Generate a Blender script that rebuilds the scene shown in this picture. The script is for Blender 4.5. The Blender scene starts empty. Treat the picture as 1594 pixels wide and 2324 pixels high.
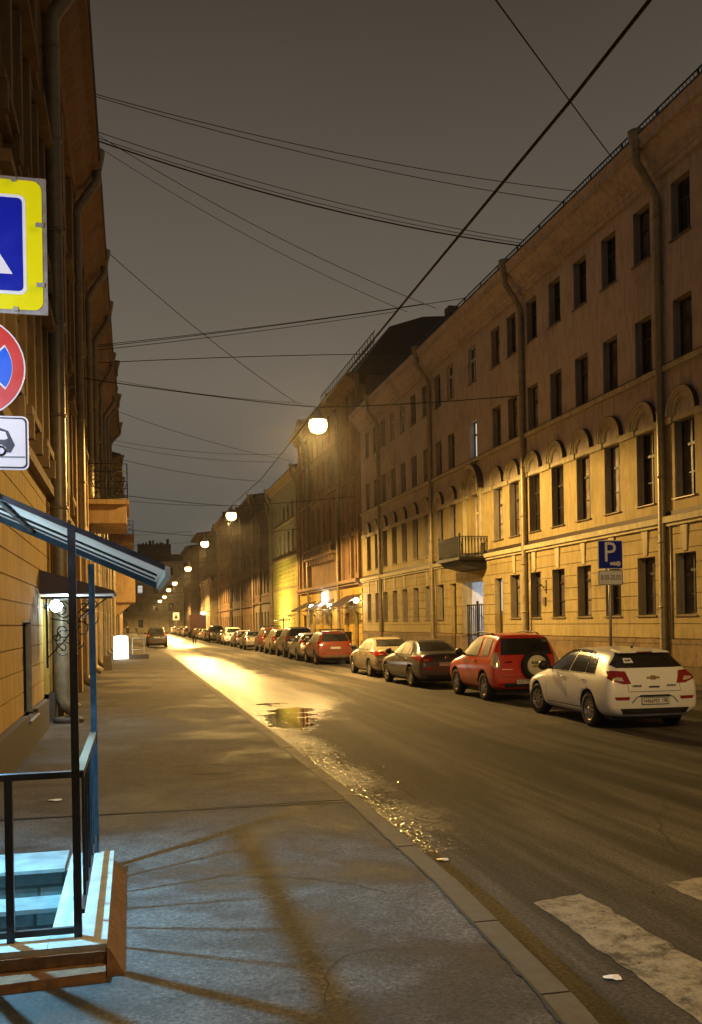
import bpy, bmesh, math, random
from mathutils import Vector, Matrix
from mathutils.bvhtree import BVHTree
random.seed(7)
R = math.radians
scene = bpy.context.scene
COL = scene.collection

# ---------------------------------------------------------------- camera, sky, exposure
CAM_H = 2.05
TH = math.atan(497 / 2150)
cd = bpy.data.cameras.new("camera"); cam = bpy.data.objects.new("camera", cd); COL.objects.link(cam)
cam.location = (0, 0, CAM_H)
cd.sensor_fit = 'VERTICAL'; cd.sensor_height = 36; cd.lens = 2150 / 2324 * 36
cd.clip_start = 0.05; cd.clip_end = 3000
ROLL = R(1.0)
cam.matrix_world = Matrix.Translation((0, 0, CAM_H)) @ Matrix.Rotation(-TH, 4, 'Z') @ Matrix.Rotation(R(90), 4, 'X') @ Matrix.Rotation(-ROLL, 4, 'Z')
cd.shift_y = (1411 - 1162) / 2324
scene.camera = cam
scene.render.resolution_x = 702; scene.render.resolution_y = 1024
scene.view_settings.view_transform = 'Standard'; scene.view_settings.look = 'None'
scene.view_settings.exposure = 0.42; scene.view_settings.gamma = 1.0
scene.cycles.use_denoising = True
scene.cycles.max_bounces = 5; scene.cycles.diffuse_bounces = 2; scene.cycles.glossy_bounces = 3
scene.cycles.volume_bounces = 0
scene.cycles.volume_step_rate = 4
scene.cycles.sample_clamp_indirect = 3
W = bpy.data.worlds.new("World"); scene.world = W; W.use_nodes = True
nt = W.node_tree; nt.nodes.clear()
o_ = nt.nodes.new('ShaderNodeOutputWorld'); bg = nt.nodes.new('ShaderNodeBackground')
tc = nt.nodes.new('ShaderNodeTexCoord'); sp = nt.nodes.new('ShaderNodeSeparateXYZ'); cr = nt.nodes.new('ShaderNodeValToRGB')
nz = nt.nodes.new('ShaderNodeTexNoise'); nz.inputs['Scale'].default_value = 2.2; nz.inputs['Detail'].default_value = 3
ma = nt.nodes.new('ShaderNodeMath'); ma.operation = 'MULTIPLY_ADD'; ma.inputs[1].default_value = 0.10
nt.links.new(tc.outputs['Generated'], sp.inputs[0]); nt.links.new(tc.outputs['Generated'], nz.inputs['Vector'])
nt.links.new(nz.outputs[0], ma.inputs[0]); nt.links.new(sp.outputs[2], ma.inputs[2]); nt.links.new(ma.outputs[0], cr.inputs[0])
e = cr.color_ramp.elements
e[0].position = 0.06; e[0].color = (.066, .067, .060, 1)
e[1].position = 0.62; e[1].color = (.047, .038, .029, 1)
m_ = cr.color_ramp.elements.new(0.28); m_.color = (.128, .107, .082, 1)
nt.links.new(cr.outputs[0], bg.inputs[0]); bg.inputs[1].default_value = 0.92; nt.links.new(bg.outputs[0], o_.inputs[0])

# ---------------------------------------------------------------- materials
M = {}
def new_mat(name):
    m = bpy.data.materials.new(name); m.use_nodes = True; M[name] = m
    return m, m.node_tree, m.node_tree.nodes['Principled BSDF']
def noise(nt, scale, detail=4, rough=.6, coord='Object', vec=None, dist=0):
    n = nt.nodes.new('ShaderNodeTexNoise'); n.inputs['Scale'].default_value = scale
    n.inputs['Detail'].default_value = detail; n.inputs['Roughness'].default_value = rough; n.inputs['Distortion'].default_value = dist
    if vec is None:
        t = nt.nodes.new('ShaderNodeTexCoord'); vec = t.outputs[coord]
    nt.links.new(vec, n.inputs['Vector'])
    return n
def ramp(nt, src, stops):
    r = nt.nodes.new('ShaderNodeValToRGB'); el = r.color_ramp.elements
    el[0].position, el[0].color = stops[0][0], (*stops[0][1], 1)
    el[1].position, el[1].color = stops[-1][0], (*stops[-1][1], 1)
    for p, c in stops[1:-1]:
        x = el.new(p); x.color = (*c, 1)
    nt.links.new(src, r.inputs[0]); return r
def bump(nt, b, src, strength, dist=.02):
    n = nt.nodes.new('ShaderNodeBump'); n.inputs['Strength'].default_value = strength; n.inputs['Distance'].default_value = dist
    nt.links.new(src, n.inputs['Height']); nt.links.new(n.outputs[0], b.inputs['Normal']); return n
def c3(c, k): return tuple(min(1, x * k) for x in c)
def scaled(nt, sx, sy, sz, coord='Object'):
    t = nt.nodes.new('ShaderNodeTexCoord'); mp = nt.nodes.new('ShaderNodeMapping')
    mp.inputs['Scale'].default_value = (sx, sy, sz); nt.links.new(t.outputs[coord], mp.inputs[0]); return mp.outputs[0]
def plaster(name, col, stain=.55, sc=.7, rough=.85):
    m, nt, b = new_mat(name)
    if name != 'wall_white': col = c3(col, .62)
    n1 = noise(nt, sc, 8, .65); n2 = noise(nt, 6, 5, .7, vec=scaled(nt, 1, 1, .18))
    a = ramp(nt, n1.outputs[0], [(.28, c3(col, stain)), (.5, col), (.75, c3(col, 1.12))])
    d = ramp(nt, n2.outputs[0], [(.38, (.60, .57, .52)), (.56, (1, 1, 1))])
    mx = nt.nodes.new('ShaderNodeMix'); mx.data_type = 'RGBA'; mx.blend_type = 'MULTIPLY'; mx.inputs[0].default_value = .62
    nt.links.new(a.outputs[0], mx.inputs[6]); nt.links.new(d.outputs[0], mx.inputs[7]); nt.links.new(mx.outputs[2], b.inputs['Base Color'])
    b.inputs['Roughness'].default_value = rough
    n3 = noise(nt, 22, 6); bump(nt, b, n3.outputs[0], .35, .012)
    return m
def plain(name, col, rough=.5, metal=0, var=.25, sc=8, coat=0, spec=.5, bmp=.08):
    m, nt, b = new_mat(name)
    if name in ('granite', 'stone_pale', 'stone_shade_brown', 'pipe_paint'): col = c3(col, .42 if name == 'granite' else .68)
    n1 = noise(nt, sc, 5)
    a = ramp(nt, n1.outputs[0], [(.3, c3(col, 1 - var)), (.7, c3(col, 1 + var * .5))]); nt.links.new(a.outputs[0], b.inputs['Base Color'])
    rr = ramp(nt, n1.outputs[0], [(.3, (max(0.02, rough - .08),) * 3), (.7, (min(1, rough + .1),) * 3)]); nt.links.new(rr.outputs[0], b.inputs['Roughness'])
    b.inputs['Metallic'].default_value = metal; b.inputs['Coat Weight'].default_value = coat; b.inputs['Coat Roughness'].default_value = .08
    b.inputs['Specular IOR Level'].default_value = spec
    if bmp: bump(nt, b, n1.outputs[0], bmp, .01)
    return m
def emit(name, col, s):
    m, nt, b = new_mat(name)
    b.inputs['Base Color'].default_value = (*c3(col, .6), 1); b.inputs['Emission Color'].default_value = (*col, 1); b.inputs['Emission Strength'].default_value = s
    return m
def carpaint(name, col, metal=0.0, dirt=.35, rough=.28):
    m, nt, b = new_mat(name)
    t = nt.nodes.new('ShaderNodeTexCoord'); s = nt.nodes.new('ShaderNodeSeparateXYZ'); nt.links.new(t.outputs['Object'], s.inputs[0])
    n1 = noise(nt, 3.5, 6, .7)
    mr = nt.nodes.new('ShaderNodeMapRange'); mr.inputs[1].default_value = .15; mr.inputs[2].default_value = .95; mr.inputs[3].default_value = 1.0; mr.inputs[4].default_value = 0
    nt.links.new(s.outputs[2], mr.inputs[0])
    mu = nt.nodes.new('ShaderNodeMath'); mu.operation = 'MULTIPLY'; nt.links.new(mr.outputs[0], mu.inputs[0]); nt.links.new(n1.outputs[0], mu.inputs[1])
    m2 = nt.nodes.new('ShaderNodeMath'); m2.operation = 'MULTIPLY_ADD'; m2.inputs[1].default_value = dirt * 2.2; m2.inputs[2].default_value = dirt * .12; m2.use_clamp = True
    nt.links.new(mu.outputs[0], m2.inputs[0])
    mx = nt.nodes.new('ShaderNodeMix'); mx.data_type = 'RGBA'; mx.inputs[6].default_value = (*col, 1); mx.inputs[7].default_value = (.17, .15, .12, 1)
    nt.links.new(m2.outputs[0], mx.inputs[0]); nt.links.new(mx.outputs[2], b.inputs['Base Color'])
    ra = nt.nodes.new('ShaderNodeMath'); ra.operation = 'MULTIPLY_ADD'; ra.inputs[1].default_value = .6; ra.inputs[2].default_value = rough; nt.links.new(m2.outputs[0], ra.inputs[0])
    nt.links.new(ra.outputs[0], b.inputs['Roughness'])
    b.inputs['Metallic'].default_value = metal; b.inputs['Coat Weight'].default_value = .5; b.inputs['Coat Roughness'].default_value = .12
    return m

YEL = (.64, .51, .24)
plaster('wall_yellow', YEL, .62, .5); plaster('trim_light', (.84, .76, .50), .8, 1.5)
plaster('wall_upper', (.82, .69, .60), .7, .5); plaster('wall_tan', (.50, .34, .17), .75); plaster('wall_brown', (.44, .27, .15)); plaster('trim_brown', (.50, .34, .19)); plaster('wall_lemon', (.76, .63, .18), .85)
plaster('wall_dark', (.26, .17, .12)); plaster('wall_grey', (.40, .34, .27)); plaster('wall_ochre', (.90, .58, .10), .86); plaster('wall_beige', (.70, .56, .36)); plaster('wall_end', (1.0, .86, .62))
plaster('wall_white', (.72, .72, .74), .8)
def stone(name, col, sx, sy):
    m, nt, b = new_mat(name)
    t = nt.nodes.new('ShaderNodeTexCoord'); mp = nt.nodes.new('ShaderNodeMapping'); mp.inputs['Rotation'].default_value = (R(90), 0, 0); nt.links.new(t.outputs['Object'], mp.inputs[0])
    br = nt.nodes.new('ShaderNodeTexBrick'); nt.links.new(mp.outputs[0], br.inputs[0])
    br.inputs['Scale'].default_value = 1; br.inputs['Brick Width'].default_value = sx; br.inputs['Row Height'].default_value = sy; br.inputs['Mortar Size'].default_value = .012
    br.inputs['Color1'].default_value = (*c3(col, 1.2), 1); br.inputs['Color2'].default_value = (*c3(col, .7), 1); br.inputs['Mortar'].default_value = (*c3(col, .3), 1)
    n = noise(nt, 4, 8, .7); r = ramp(nt, n.outputs[0], [(.3, (.5, .5, .5)), (.7, (1.1, 1.1, 1.1))])
    mx = nt.nodes.new('ShaderNodeMix'); mx.data_type = 'RGBA'; mx.blend_type = 'MULTIPLY'; mx.inputs[0].default_value = 1
    nt.links.new(br.outputs[0], mx.inputs[6]); nt.links.new(r.outputs[0], mx.inputs[7]); nt.links.new(mx.outputs[2], b.inputs['Base Color'])
    b.inputs['Roughness'].default_value = .8; bump(nt, b, n.outputs[0], .6, .03)
stone('plinth_stone', (.27, .19, .10), 1.5, .62)
stone('step_brick', (.12, .16, .17), .34, .2)
plain('sheet_metal', (.20, .16, .12), .45, .5); plain('roof_metal', (.07, .05, .04), .55, .3); plain('pipe_paint', (.46, .38, .24), .38, .25, .3, 5)
plain('iron', (.02, .02, .022), .45, .6); plain('door_wood', (.055, .030, .018), .45); plain('frame_dark', (.03, .025, .02), .5); plain('frame_white', (.55, .52, .46), .5)
plain('cable', (.012, .011, .010), .7, 0, .1); plain('rubber', (.018, .018, .018), .75, 0, .3, 20); plain('rim', (.42, .40, .38), .35, .7, .3, 12)
plain('black_plastic', (.022, .022, .024), .5); plain('chrome', (.7, .68, .62), .18, 1, .1); plain('galvanised', (.42, .40, .36), .42, .7, .3, 10)
plain('railing_paint', (.020, .022, .028), .38, .2, .4, 14, 0, .5); plain('railing_blue', (.012, .021, .032), .36, .2, .45, 9)
plain('canopy_sheet', (.70, .42, .35), .6, 0, .2, 3); plaster('reveal_grey', (.52, .46, .38), .8)
plain('ice', (.15, .125, .09), .24, 0, .5, 30, .3)
plain('stone_dark_teal', (.20, .24, .25), .6, 0, .35, 7, 0, .4, .4); plain('stone_pale', (.52, .53, .52), .75, 0, .3, 6, 0, .4, .3); plain('stone_shade_brown', (.24, .135, .075), .9, 0, .5, 14, 0, .3, .8)  # the last brown stands in for shade on faces turned from the cool lamp
plain('canopy_brown', (.06, .038, .03), .5); plain('cardboard', (.55, .45, .3), .8); plain('granite', (.23, .19, .15), .75, 0, .35, 10, 0, .4, .4)
plain('sign_yellow', (.86, .80, .0), .35, 0, .03); plain('sign_blue', (.0, .012, .36), .35, 0, .03); plain('sign_blue_light', (.0, .11, .75), .35, 0, .03)
plain('sign_white', (.82, .82, .84), .4, 0, .04); plain('sign_red', (.62, .035, .02), .35, 0, .05); plain('sign_black', (.012, .012, .02), .4, 0, .05); plain('sign_back', (.3, .3, .3), .4, .7)
plain('plate_white', (.72, .72, .68), .35, 0, .05); plain('plate_black', (.02, .02, .02), .4, 0, .05)
plain('light_red', (.26, .014, .01), .12, 0, .15, 20, .6); plain('light_clear', (.62, .55, .45), .1, .2, .2, 30, .6); plain('light_amber', (.6, .22, .03), .12, 0, .1, 20, .6)
plain('cloth_dark', (.03, .028, .03), .85); plain('cloth_brown', (.16, .11, .08), .85); plain('skin', (.45, .28, .2), .6); plain('interior', (.05, .045, .04), .8)
plain('bark', (.05, .04, .03), .9); plain('brass', (.55, .42, .15), .3, .6); plain('spare_cover', (.75, .70, .46), .35, 0, .08)
def glass(name, col=(.015, .015, .016), rough=.06, spec=.6):
    m, nt, b = new_mat(name)
    n = noise(nt, 1.3, 3); r = ramp(nt, n.outputs[0], [(.35, c3(col, .6)), (.65, c3(col, 1.8))]); nt.links.new(r.outputs[0], b.inputs['Base Color'])
    b.inputs['Roughness'].default_value = rough; b.inputs['Specular IOR Level'].default_value = spec
    bump(nt, b, n.outputs[0], .03, .02)
glass('pane_dark', (.03, .025, .022), .07, .7); glass('pane_curtain', (.24, .20, .17), .2, .6); glass('pane_mid', (.10, .085, .08), .1, .7); glass('pane_pale', (.34, .31, .28), .15, .6); glass('car_glass', (.022, .021, .017), .10, .8); glass('car_glass_frost', (.09, .08, .055), .42, .5)
emit('pane_lit', (.80, .76, .66), .55); emit('pane_lit_warm', (1, .75, .4), 1.1); emit('pane_lit_cool', (.5, .62, .78), .32)
emit('lamp_sodium', (1, .62, .20), 16); emit('lamp_cool', (.72, .9, 1), 26); emit('lamp_white', (1, .86, .62), 14); emit('lightbox_face', (1, .93, .76), 4.0); emit('sign_tube', (.75, .82, 1), 12)
# asphalt of the sidewalk
def asphalt_walk():
    m, nt, b = new_mat('asphalt_walk')
    big = noise(nt, .55, 6, .62, 'Object', dist=.6); fine = noise(nt, 34, 5, .85); mid = noise(nt, 4, 8, .75)
    a = ramp(nt, big.outputs[0], [(.40, (.024, .021, .022)), (.47, (.052, .046, .045)), (.52, (.098, .088, .085)), (.62, (.135, .122, .117))])
    f = ramp(nt, fine.outputs[0], [(.36, (.35, .35, .35)), (.52, (1.0, 1.0, 1.0)), (.68, (2.0, 2.0, 2.0))])
    mx = nt.nodes.new('ShaderNodeMix'); mx.data_type = 'RGBA'; mx.blend_type = 'MULTIPLY'; mx.inputs[0].default_value = .95
    nt.links.new(a.outputs[0], mx.inputs[6]); nt.links.new(f.outputs[0], mx.inputs[7])
    mx2 = nt.nodes.new('ShaderNodeMix'); mx2.data_type = 'RGBA'; mx2.blend_type = 'MULTIPLY'; mx2.inputs[0].default_value = .85
    r2 = ramp(nt, mid.outputs[0], [(.35, (.6, .6, .6)), (.6, (1.1, 1.1, 1.1))]); nt.links.new(mx.outputs[2], mx2.inputs[6]); nt.links.new(r2.outputs[0], mx2.inputs[7]); nt.links.new(mx2.outputs[2], b.inputs['Base Color'])
    rr = ramp(nt, big.outputs[0], [(.36, (.60, .60, .60)), (.55, (.85, .85, .85))]); nt.links.new(rr.outputs[0], b.inputs['Roughness']); b.inputs['Specular IOR Level'].default_value = .3
    ad = nt.nodes.new('ShaderNodeMath'); ad.operation = 'MULTIPLY_ADD'; ad.inputs[1].default_value = .5; nt.links.new(fine.outputs[0], ad.inputs[0]); nt.links.new(mid.outputs[0], ad.inputs[2])
    bump(nt, b, ad.outputs[0], .8, .016)
asphalt_walk()
def asphalt_road():
    m, nt, b = new_mat('asphalt_road')
    t = nt.nodes.new('ShaderNodeTexCoord'); s = nt.nodes.new('ShaderNodeSeparateXYZ'); nt.links.new(t.outputs['Object'], s.inputs[0])
    streak = noise(nt, 1.0, 5, .6, vec=scaled(nt, 1.3, .09, 1), dist=.5); big = noise(nt, .35, 5, .6, dist=.4); fine = noise(nt, 34, 5, .85); lump = noise(nt, 7, 9, .82, dist=.8)
    a = ramp(nt, streak.outputs[0], [(.38, (.034, .030, .027)), (.5, (.064, .056, .049)), (.62, (.140, .123, .105))])
    f = ramp(nt, fine.outputs[0], [(.36, (.35, .35, .35)), (.52, (1, 1, 1)), (.68, (2.0, 2.0, 2.0))])
    mx = nt.nodes.new('ShaderNodeMix'); mx.data_type = 'RGBA'; mx.blend_type = 'MULTIPLY'; mx.inputs[0].default_value = .95
    nt.links.new(a.outputs[0], mx.inputs[6]); nt.links.new(f.outputs[0], mx.inputs[7])
    def mr(src, a0, a1, b0, b1):
        n = nt.nodes.new('ShaderNodeMapRange'); n.interpolation_type = 'SMOOTHSTEP'
        for i, v in enumerate((a0, a1, b0, b1)): n.inputs[i + 1].default_value = v
        nt.links.new(src, n.inputs[0]); return n.outputs[0]
    def mth(op, x, y, clamp=False):
        n = nt.nodes.new('ShaderNodeMath'); n.operation = op; n.use_clamp = clamp
        for i, v in enumerate((x, y)):
            if isinstance(v, (int, float)): n.inputs[i].default_value = v
            else: nt.links.new(v, n.inputs[i])
        return n.outputs[0]
    x, y = s.outputs[0], s.outputs[1]
    # melt water lies on the low left side of the carriageway and farther down the street
    wy = mth('ADD', y, mth('MULTIPLY', mth('SUBTRACT', lump.outputs[0], .5), 1.4))
    near = mth('MULTIPLY', mr(wy, 17, 24, .08, 1), mr(y, 54, 66, 1, .45)); left = mth('ADD', mr(x, 4.2, 6.4, .85, 0), mr(x, 3.8, 5.2, .40, 0)); far = mth('MULTIPLY', mr(y, 78, 90, 0, .9), mr(x, 6.2, 8.2, 1, .2))
    gutter = mth('MULTIPLY', mr(x, 2.75, 3.7, 1, 0), mth('MULTIPLY', mr(y, 7.0, 9.5, 0, 1), mr(y, 30, 50, 1, .3)))
    wet = mth('ADD', mth('MULTIPLY', near, left), mth('MULTIPLY', gutter, .50))
    wet = mth('ADD', wet, far, True)
    wv = mth('ADD', wet, mth('MULTIPLY', mth('SUBTRACT', big.outputs[0], .5), 1.6), False)
    wv = mth('ADD', wv, mth('MULTIPLY', mth('SUBTRACT', lump.outputs[0], .5), 2.2), False)
    wm = mr(wv, .42, .62, 0, 1)
    wm = mth('MULTIPLY', wm, wet, True)
    dk = nt.nodes.new('ShaderNodeMix'); dk.data_type = 'RGBA'; dk.blend_type = 'MULTIPLY'; dk.inputs[7].default_value = (.62, .6, .56, 1)
    nt.links.new(wm, dk.inputs[0]); nt.links.new(mx.outputs[2], dk.inputs[6])
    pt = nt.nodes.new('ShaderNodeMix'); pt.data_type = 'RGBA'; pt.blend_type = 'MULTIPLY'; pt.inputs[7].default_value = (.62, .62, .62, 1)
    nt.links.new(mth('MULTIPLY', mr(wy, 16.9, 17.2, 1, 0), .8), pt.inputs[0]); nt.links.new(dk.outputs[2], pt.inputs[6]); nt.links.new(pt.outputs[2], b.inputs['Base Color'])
    dx = mth('MULTIPLY', mth('SUBTRACT', x, mth('ADD', 3.28, mth('MULTIPLY', mth('SUBTRACT', y, 20.6), .10))), 1.55); dy = mth('MULTIPLY', mth('SUBTRACT', y, 20.6), .34)
    dd = mth('ADD', mth('ADD', mth('MULTIPLY', dx, dx), mth('MULTIPLY', dy, dy)), mth('ADD', mth('MULTIPLY', mth('SUBTRACT', lump.outputs[0], .5), 2.2), mth('MULTIPLY', mth('SUBTRACT', noise(nt, .9, 4, .6, 'Object').outputs[0], .5), 6.5)))
    pm = mr(dd, .80, 1.05, 1, 0)
    ro = mth('SUBTRACT', .80, mth('MULTIPLY', wm, mr(y, 26, 50, .38, .50)))
    nt.links.new(mth('ADD', .25, mth('MULTIPLY', mth('ADD', wm, pm, True), .45)), b.inputs['Specular IOR Level']); ro = mth('ADD', mth('MULTIPLY', ro, mth('SUBTRACT', 1, pm)), mth('MULTIPLY', pm, .045)); nt.links.new(ro, b.inputs['Roughness'])
    h = mth('ADD', mth('MULTIPLY', fine.outputs[0], .35), mth('MULTIPLY', lump.outputs[0], mth('ADD', .4, mth('MULTIPLY', gutter, 1.3))))
    bn = bump(nt, b, h, .85, .018)
    nt.links.new(mth('MULTIPLY', mth('SUBTRACT', 1, pm), mth('SUBTRACT', .85, mth('MULTIPLY', mth('MULTIPLY', wm, mth('SUBTRACT', 1, gutter, True)), .72))), bn.inputs['Strength'])
asphalt_road()
def stripe_paint():
    m, nt, b = new_mat('road_paint')
    n = noise(nt, 4.5, 12, .82, 'Object'); f = noise(nt, 70, 4, .8)
    r = ramp(nt, n.outputs[0], [(.40, (.035, .031, .026)), (.46, (.15, .135, .11)), (.54, (.29, .26, .21)), (.7, (.38, .345, .28))])
    f2 = ramp(nt, f.outputs[0], [(.3, (.55, .55, .55)), (.6, (1, 1, 1))])
    mx = nt.nodes.new('ShaderNodeMix'); mx.data_type = 'RGBA'; mx.blend_type = 'MULTIPLY'; mx.inputs[0].default_value = .8
    nt.links.new(r.outputs[0], mx.inputs[6]); nt.links.new(f2.outputs[0], mx.inputs[7]); nt.links.new(mx.outputs[2], b.inputs['Base Color'])
    b.inputs['Roughness'].default_value = .65; bump(nt, b, f.outputs[0], .4, .01)
stripe_paint()
def water():
    m, nt, b = new_mat('water'); b.inputs['Base Color'].default_value = (.012, .010, .008, 1); b.inputs['Roughness'].default_value = .045
    n = noise(nt, 6, 3); bump(nt, b, n.outputs[0], .02, .01)
water()

# ---------------------------------------------------------------- mesh helpers
def tag(o, label=None, cat=None, group=None, kind=None):
    if label: o['label'] = label
    if cat: o['category'] = cat
    if group: o['group'] = group
    if kind: o['kind'] = kind
    return o
def empty(name, loc=(0, 0, 0), rz=0):
    o = bpy.data.objects.new(name, None); COL.objects.link(o); o.location = loc; o.rotation_euler = (0, 0, rz); o.empty_display_size = .3
    return o
def link_mesh(name, me, parent=None, loc=None):
    o = bpy.data.objects.new(name, me); COL.objects.link(o)
    if parent: o.parent = parent
    if loc: o.location = loc
    return o
class MB:
    def __init__(s): s.v = []; s.f = []; s.mi = []; s.cur = 0; s.smooth = []; s.sm = False
    def add(s, vs, fs):
        b = len(s.v); s.v += [tuple(x) for x in vs]
        for f in fs: s.f.append([b + i for i in f]); s.mi.append(s.cur); s.smooth.append(s.sm)
    def box(s, x0, x1, y0, y1, z0, z1):
        if x0 > x1: x0, x1 = x1, x0
        if y0 > y1: y0, y1 = y1, y0
        s.add([(x0, y0, z0), (x1, y0, z0), (x1, y1, z0), (x0, y1, z0), (x0, y0, z1), (x1, y0, z1), (x1, y1, z1), (x0, y1, z1)],
              [(0, 3, 2, 1), (4, 5, 6, 7), (0, 1, 5, 4), (1, 2, 6, 5), (2, 3, 7, 6), (3, 0, 4, 7)])
    def hexa(s, p):   # 8 points, bottom 4 and top 4
        s.add(p, [(0, 3, 2, 1), (4, 5, 6, 7), (0, 1, 5, 4), (1, 2, 6, 5), (2, 3, 7, 6), (3, 0, 4, 7)])
    def prism(s, poly, a, b, axis='y'):
        n = len(poly)
        def P(p, t): return (p[0], t, p[1]) if axis == 'y' else ((t, p[0], p[1]) if axis == 'x' else (p[0], p[1], t))
        s.add([P(p, a) for p in poly] + [P(p, b) for p in poly], [list(range(n))[::-1], list(range(n, 2 * n))] + [(i, (i + 1) % n, n + (i + 1) % n, n + i) for i in range(n)])
    def tube(s, pts, r, n=8, rs=None, cap=True):
        pts = [Vector(p) for p in pts]; old = s.sm; s.sm = True
        rings = []; up = Vector((0, 0, 1)); prev = None
        for i, p in enumerate(pts):
            d = (pts[min(i + 1, len(pts) - 1)] - pts[max(i - 1, 0)]).normalized()
            if prev is None:
                a = d.cross(up if abs(d.z) < .9 else Vector((1, 0, 0))).normalized()
            else:
                a = (prev - d * prev.dot(d)).normalized()
            prev = a; b = d.cross(a); rr = rs[i] if rs else r
            rings.append([p + (a * math.cos(2 * math.pi * k / n) + b * math.sin(2 * math.pi * k / n)) * rr for k in range(n)])
        vs = [v for rg in rings for v in rg]; fs = []
        for i in range(len(pts) - 1):
            for k in range(n): fs.append((i * n + k, i * n + (k + 1) % n, (i + 1) * n + (k + 1) % n, (i + 1) * n + k))
        if cap: fs += [list(range(n))[::-1], list(range((len(pts) - 1) * n, len(pts) * n))]
        s.add(vs, fs); s.sm = old
    def lathe(s, prof, c, axis='z', n=24, a0=0, a1=2 * math.pi):
        # prof: (radius, height) pairs around the axis through c
        old = s.sm; s.sm = True; full = abs(a1 - a0 - 2 * math.pi) < 1e-6; m = n if full else n + 1
        vs = []
        for r, h in prof:
            for k in range(m):
                t = a0 + (a1 - a0) * k / n; u, w = r * math.cos(t), r * math.sin(t)
                vs.append({'z': (c[0] + u, c[1] + w, c[2] + h), 'x': (c[0] + h, c[1] + u, c[2] + w), 'y': (c[0] + u, c[1] + h, c[2] + w)}[axis])
        fs = []
        for i in range(len(prof) - 1):
            for k in range(m if full else m - 1): fs.append((i * m + k, i * m + (k + 1) % m, (i + 1) * m + (k + 1) % m, (i + 1) * m + k))
        s.add(vs, fs); s.sm = old
    def build(s, name, mats, parent=None, loc=None, merge=False):
        me = bpy.data.meshes.new(name); me.from_pydata(s.v, [], s.f)
        if not isinstance(mats, (list, tuple)): mats = [mats]
        for m in mats: me.materials.append(M[m] if isinstance(m, str) else m)
        me.polygons.foreach_set('material_index', s.mi); me.polygons.foreach_set('use_smooth', s.smooth)
        bm = bmesh.new(); bm.from_mesh(me)
        if merge: bmesh.ops.remove_doubles(bm, verts=bm.verts, dist=1e-4)
        bmesh.ops.recalc_face_normals(bm, faces=bm.faces); bm.to_mesh(me); bm.free()
        return link_mesh(name, me, parent, loc)
def copy_tree(o, parent=None):
    c = o.copy(); COL.objects.link(c); c.parent = parent
    for ch in o.children: copy_tree(ch, c)
    return c
def text_mesh(txt, mat, height=1.0, extrude=.0, bold=0.0):
    cu = bpy.data.curves.new('lettering', 'FONT'); cu.body = txt; cu.size = height * 1.37; cu.align_x = 'CENTER'; cu.align_y = 'CENTER'; cu.extrude = extrude; cu.offset = bold; cu.resolution_u = 3
    o = bpy.data.objects.new('tmp_lettering', cu); COL.objects.link(o)
    dg = bpy.context.evaluated_depsgraph_get(); me = bpy.data.meshes.new_from_object(o.evaluated_get(dg)); bpy.data.objects.remove(o)
    me.materials.clear(); me.materials.append(M[mat]); me.name = 'lettering'
    return me

# ---------------------------------------------------------------- ground
KERB = [(1.45, -3), (1.62, 0), (1.95, 2.9), (2.13, 4.4), (2.27, 6.6), (2.36, 10), (2.36, 20), (2.36, 40), (2.34, 62), (2.0, 74), (1.35, 80), (1.2, 90), (1.1, 130), (1.1, 262)]
def kerb_x(y):
    for (xa, ya), (xb, yb) in zip(KERB, KERB[1:]):
        if ya <= y <= yb: return xa + (xb - xa) * (y - ya) / (yb - ya)
    return KERB[-1][0] if y > 0 else KERB[0][0]
def sheet(name, poly, z, mat, kind='structure', label=None, thick=None):
    mb = MB()
    if thick: mb.prism(poly, z - thick, z, 'z')
    else: mb.add([(x, y, z) for x, y in poly], [list(range(len(poly)))])
    return tag(mb.build(name, mat), label, None, None, kind)
gm = MB(); gm.add([(-400, -60, -.9), (400, -60, -.9), (400, 800, -.9), (-400, 800, -.9)], [(0, 1, 2, 3)]); tag(gm.build('ground', 'asphalt_walk'), 'dark ground under the city block', None, None, 'structure')
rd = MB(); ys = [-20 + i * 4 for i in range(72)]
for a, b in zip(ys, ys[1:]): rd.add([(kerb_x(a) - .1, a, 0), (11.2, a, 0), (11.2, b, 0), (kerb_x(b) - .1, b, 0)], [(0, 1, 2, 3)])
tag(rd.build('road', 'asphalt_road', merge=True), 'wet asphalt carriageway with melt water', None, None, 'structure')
# left sidewalk with the stair pit cut out
wk = MB(); yy = [-20, -10, -5, -3, 0, 2.9, 4.4, 5.64]
def strip(mb, ys, x0, z=.15, x1=None):
    for a, b in zip(ys, ys[1:]):
        xa, xb = (x1, x1) if x1 is not None else (kerb_x(a) - .15, kerb_x(b) - .15)
        mb.add([(x0, a, z), (xa, a, z), (xb, b, z), (x0, b, z)], [(0, 1, 2, 3)])
strip(wk, yy, -3); strip(wk, [5.64, 6.6, 7.5], -.3); strip(wk, [7.5, 9.86], -3)
tag(wk.build('sidewalk', 'asphalt_walk', merge=True), 'patched asphalt sidewalk beside the stair railing', None, None, 'structure')
wk = MB(); strip(wk, [9.875, 20, 40, 62, 74, 80, 90, 130, 262], -3, .153)
wk.add([(-3, 9.875, .153), (kerb_x(9.87) - .15, 9.78, .153), (kerb_x(9.87) - .15, 9.78, .10), (-3, 9.875, .10)], [(0, 1, 2, 3)])
tag(wk.build('sidewalk', 'asphalt_walk', merge=True), 'older brownish asphalt sidewalk beyond the patch seam', None, None, 'structure')
sm = MB()
px = [-1.6 + i * .2 for i in range(20)]
for a, b in zip(px, px[1:]):
    wa, wb = .010 + .006 * random.random(), .010 + .006 * random.random(); fa, fb = 9.85 - .045 * a, 9.85 - .045 * b
    sm.add([(a, fa - wa, .1575), (b, fb - wb, .1575), (b, fb + wb, .1575), (a, fa + wa, .1575)], [(0, 1, 2, 3)])
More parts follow.
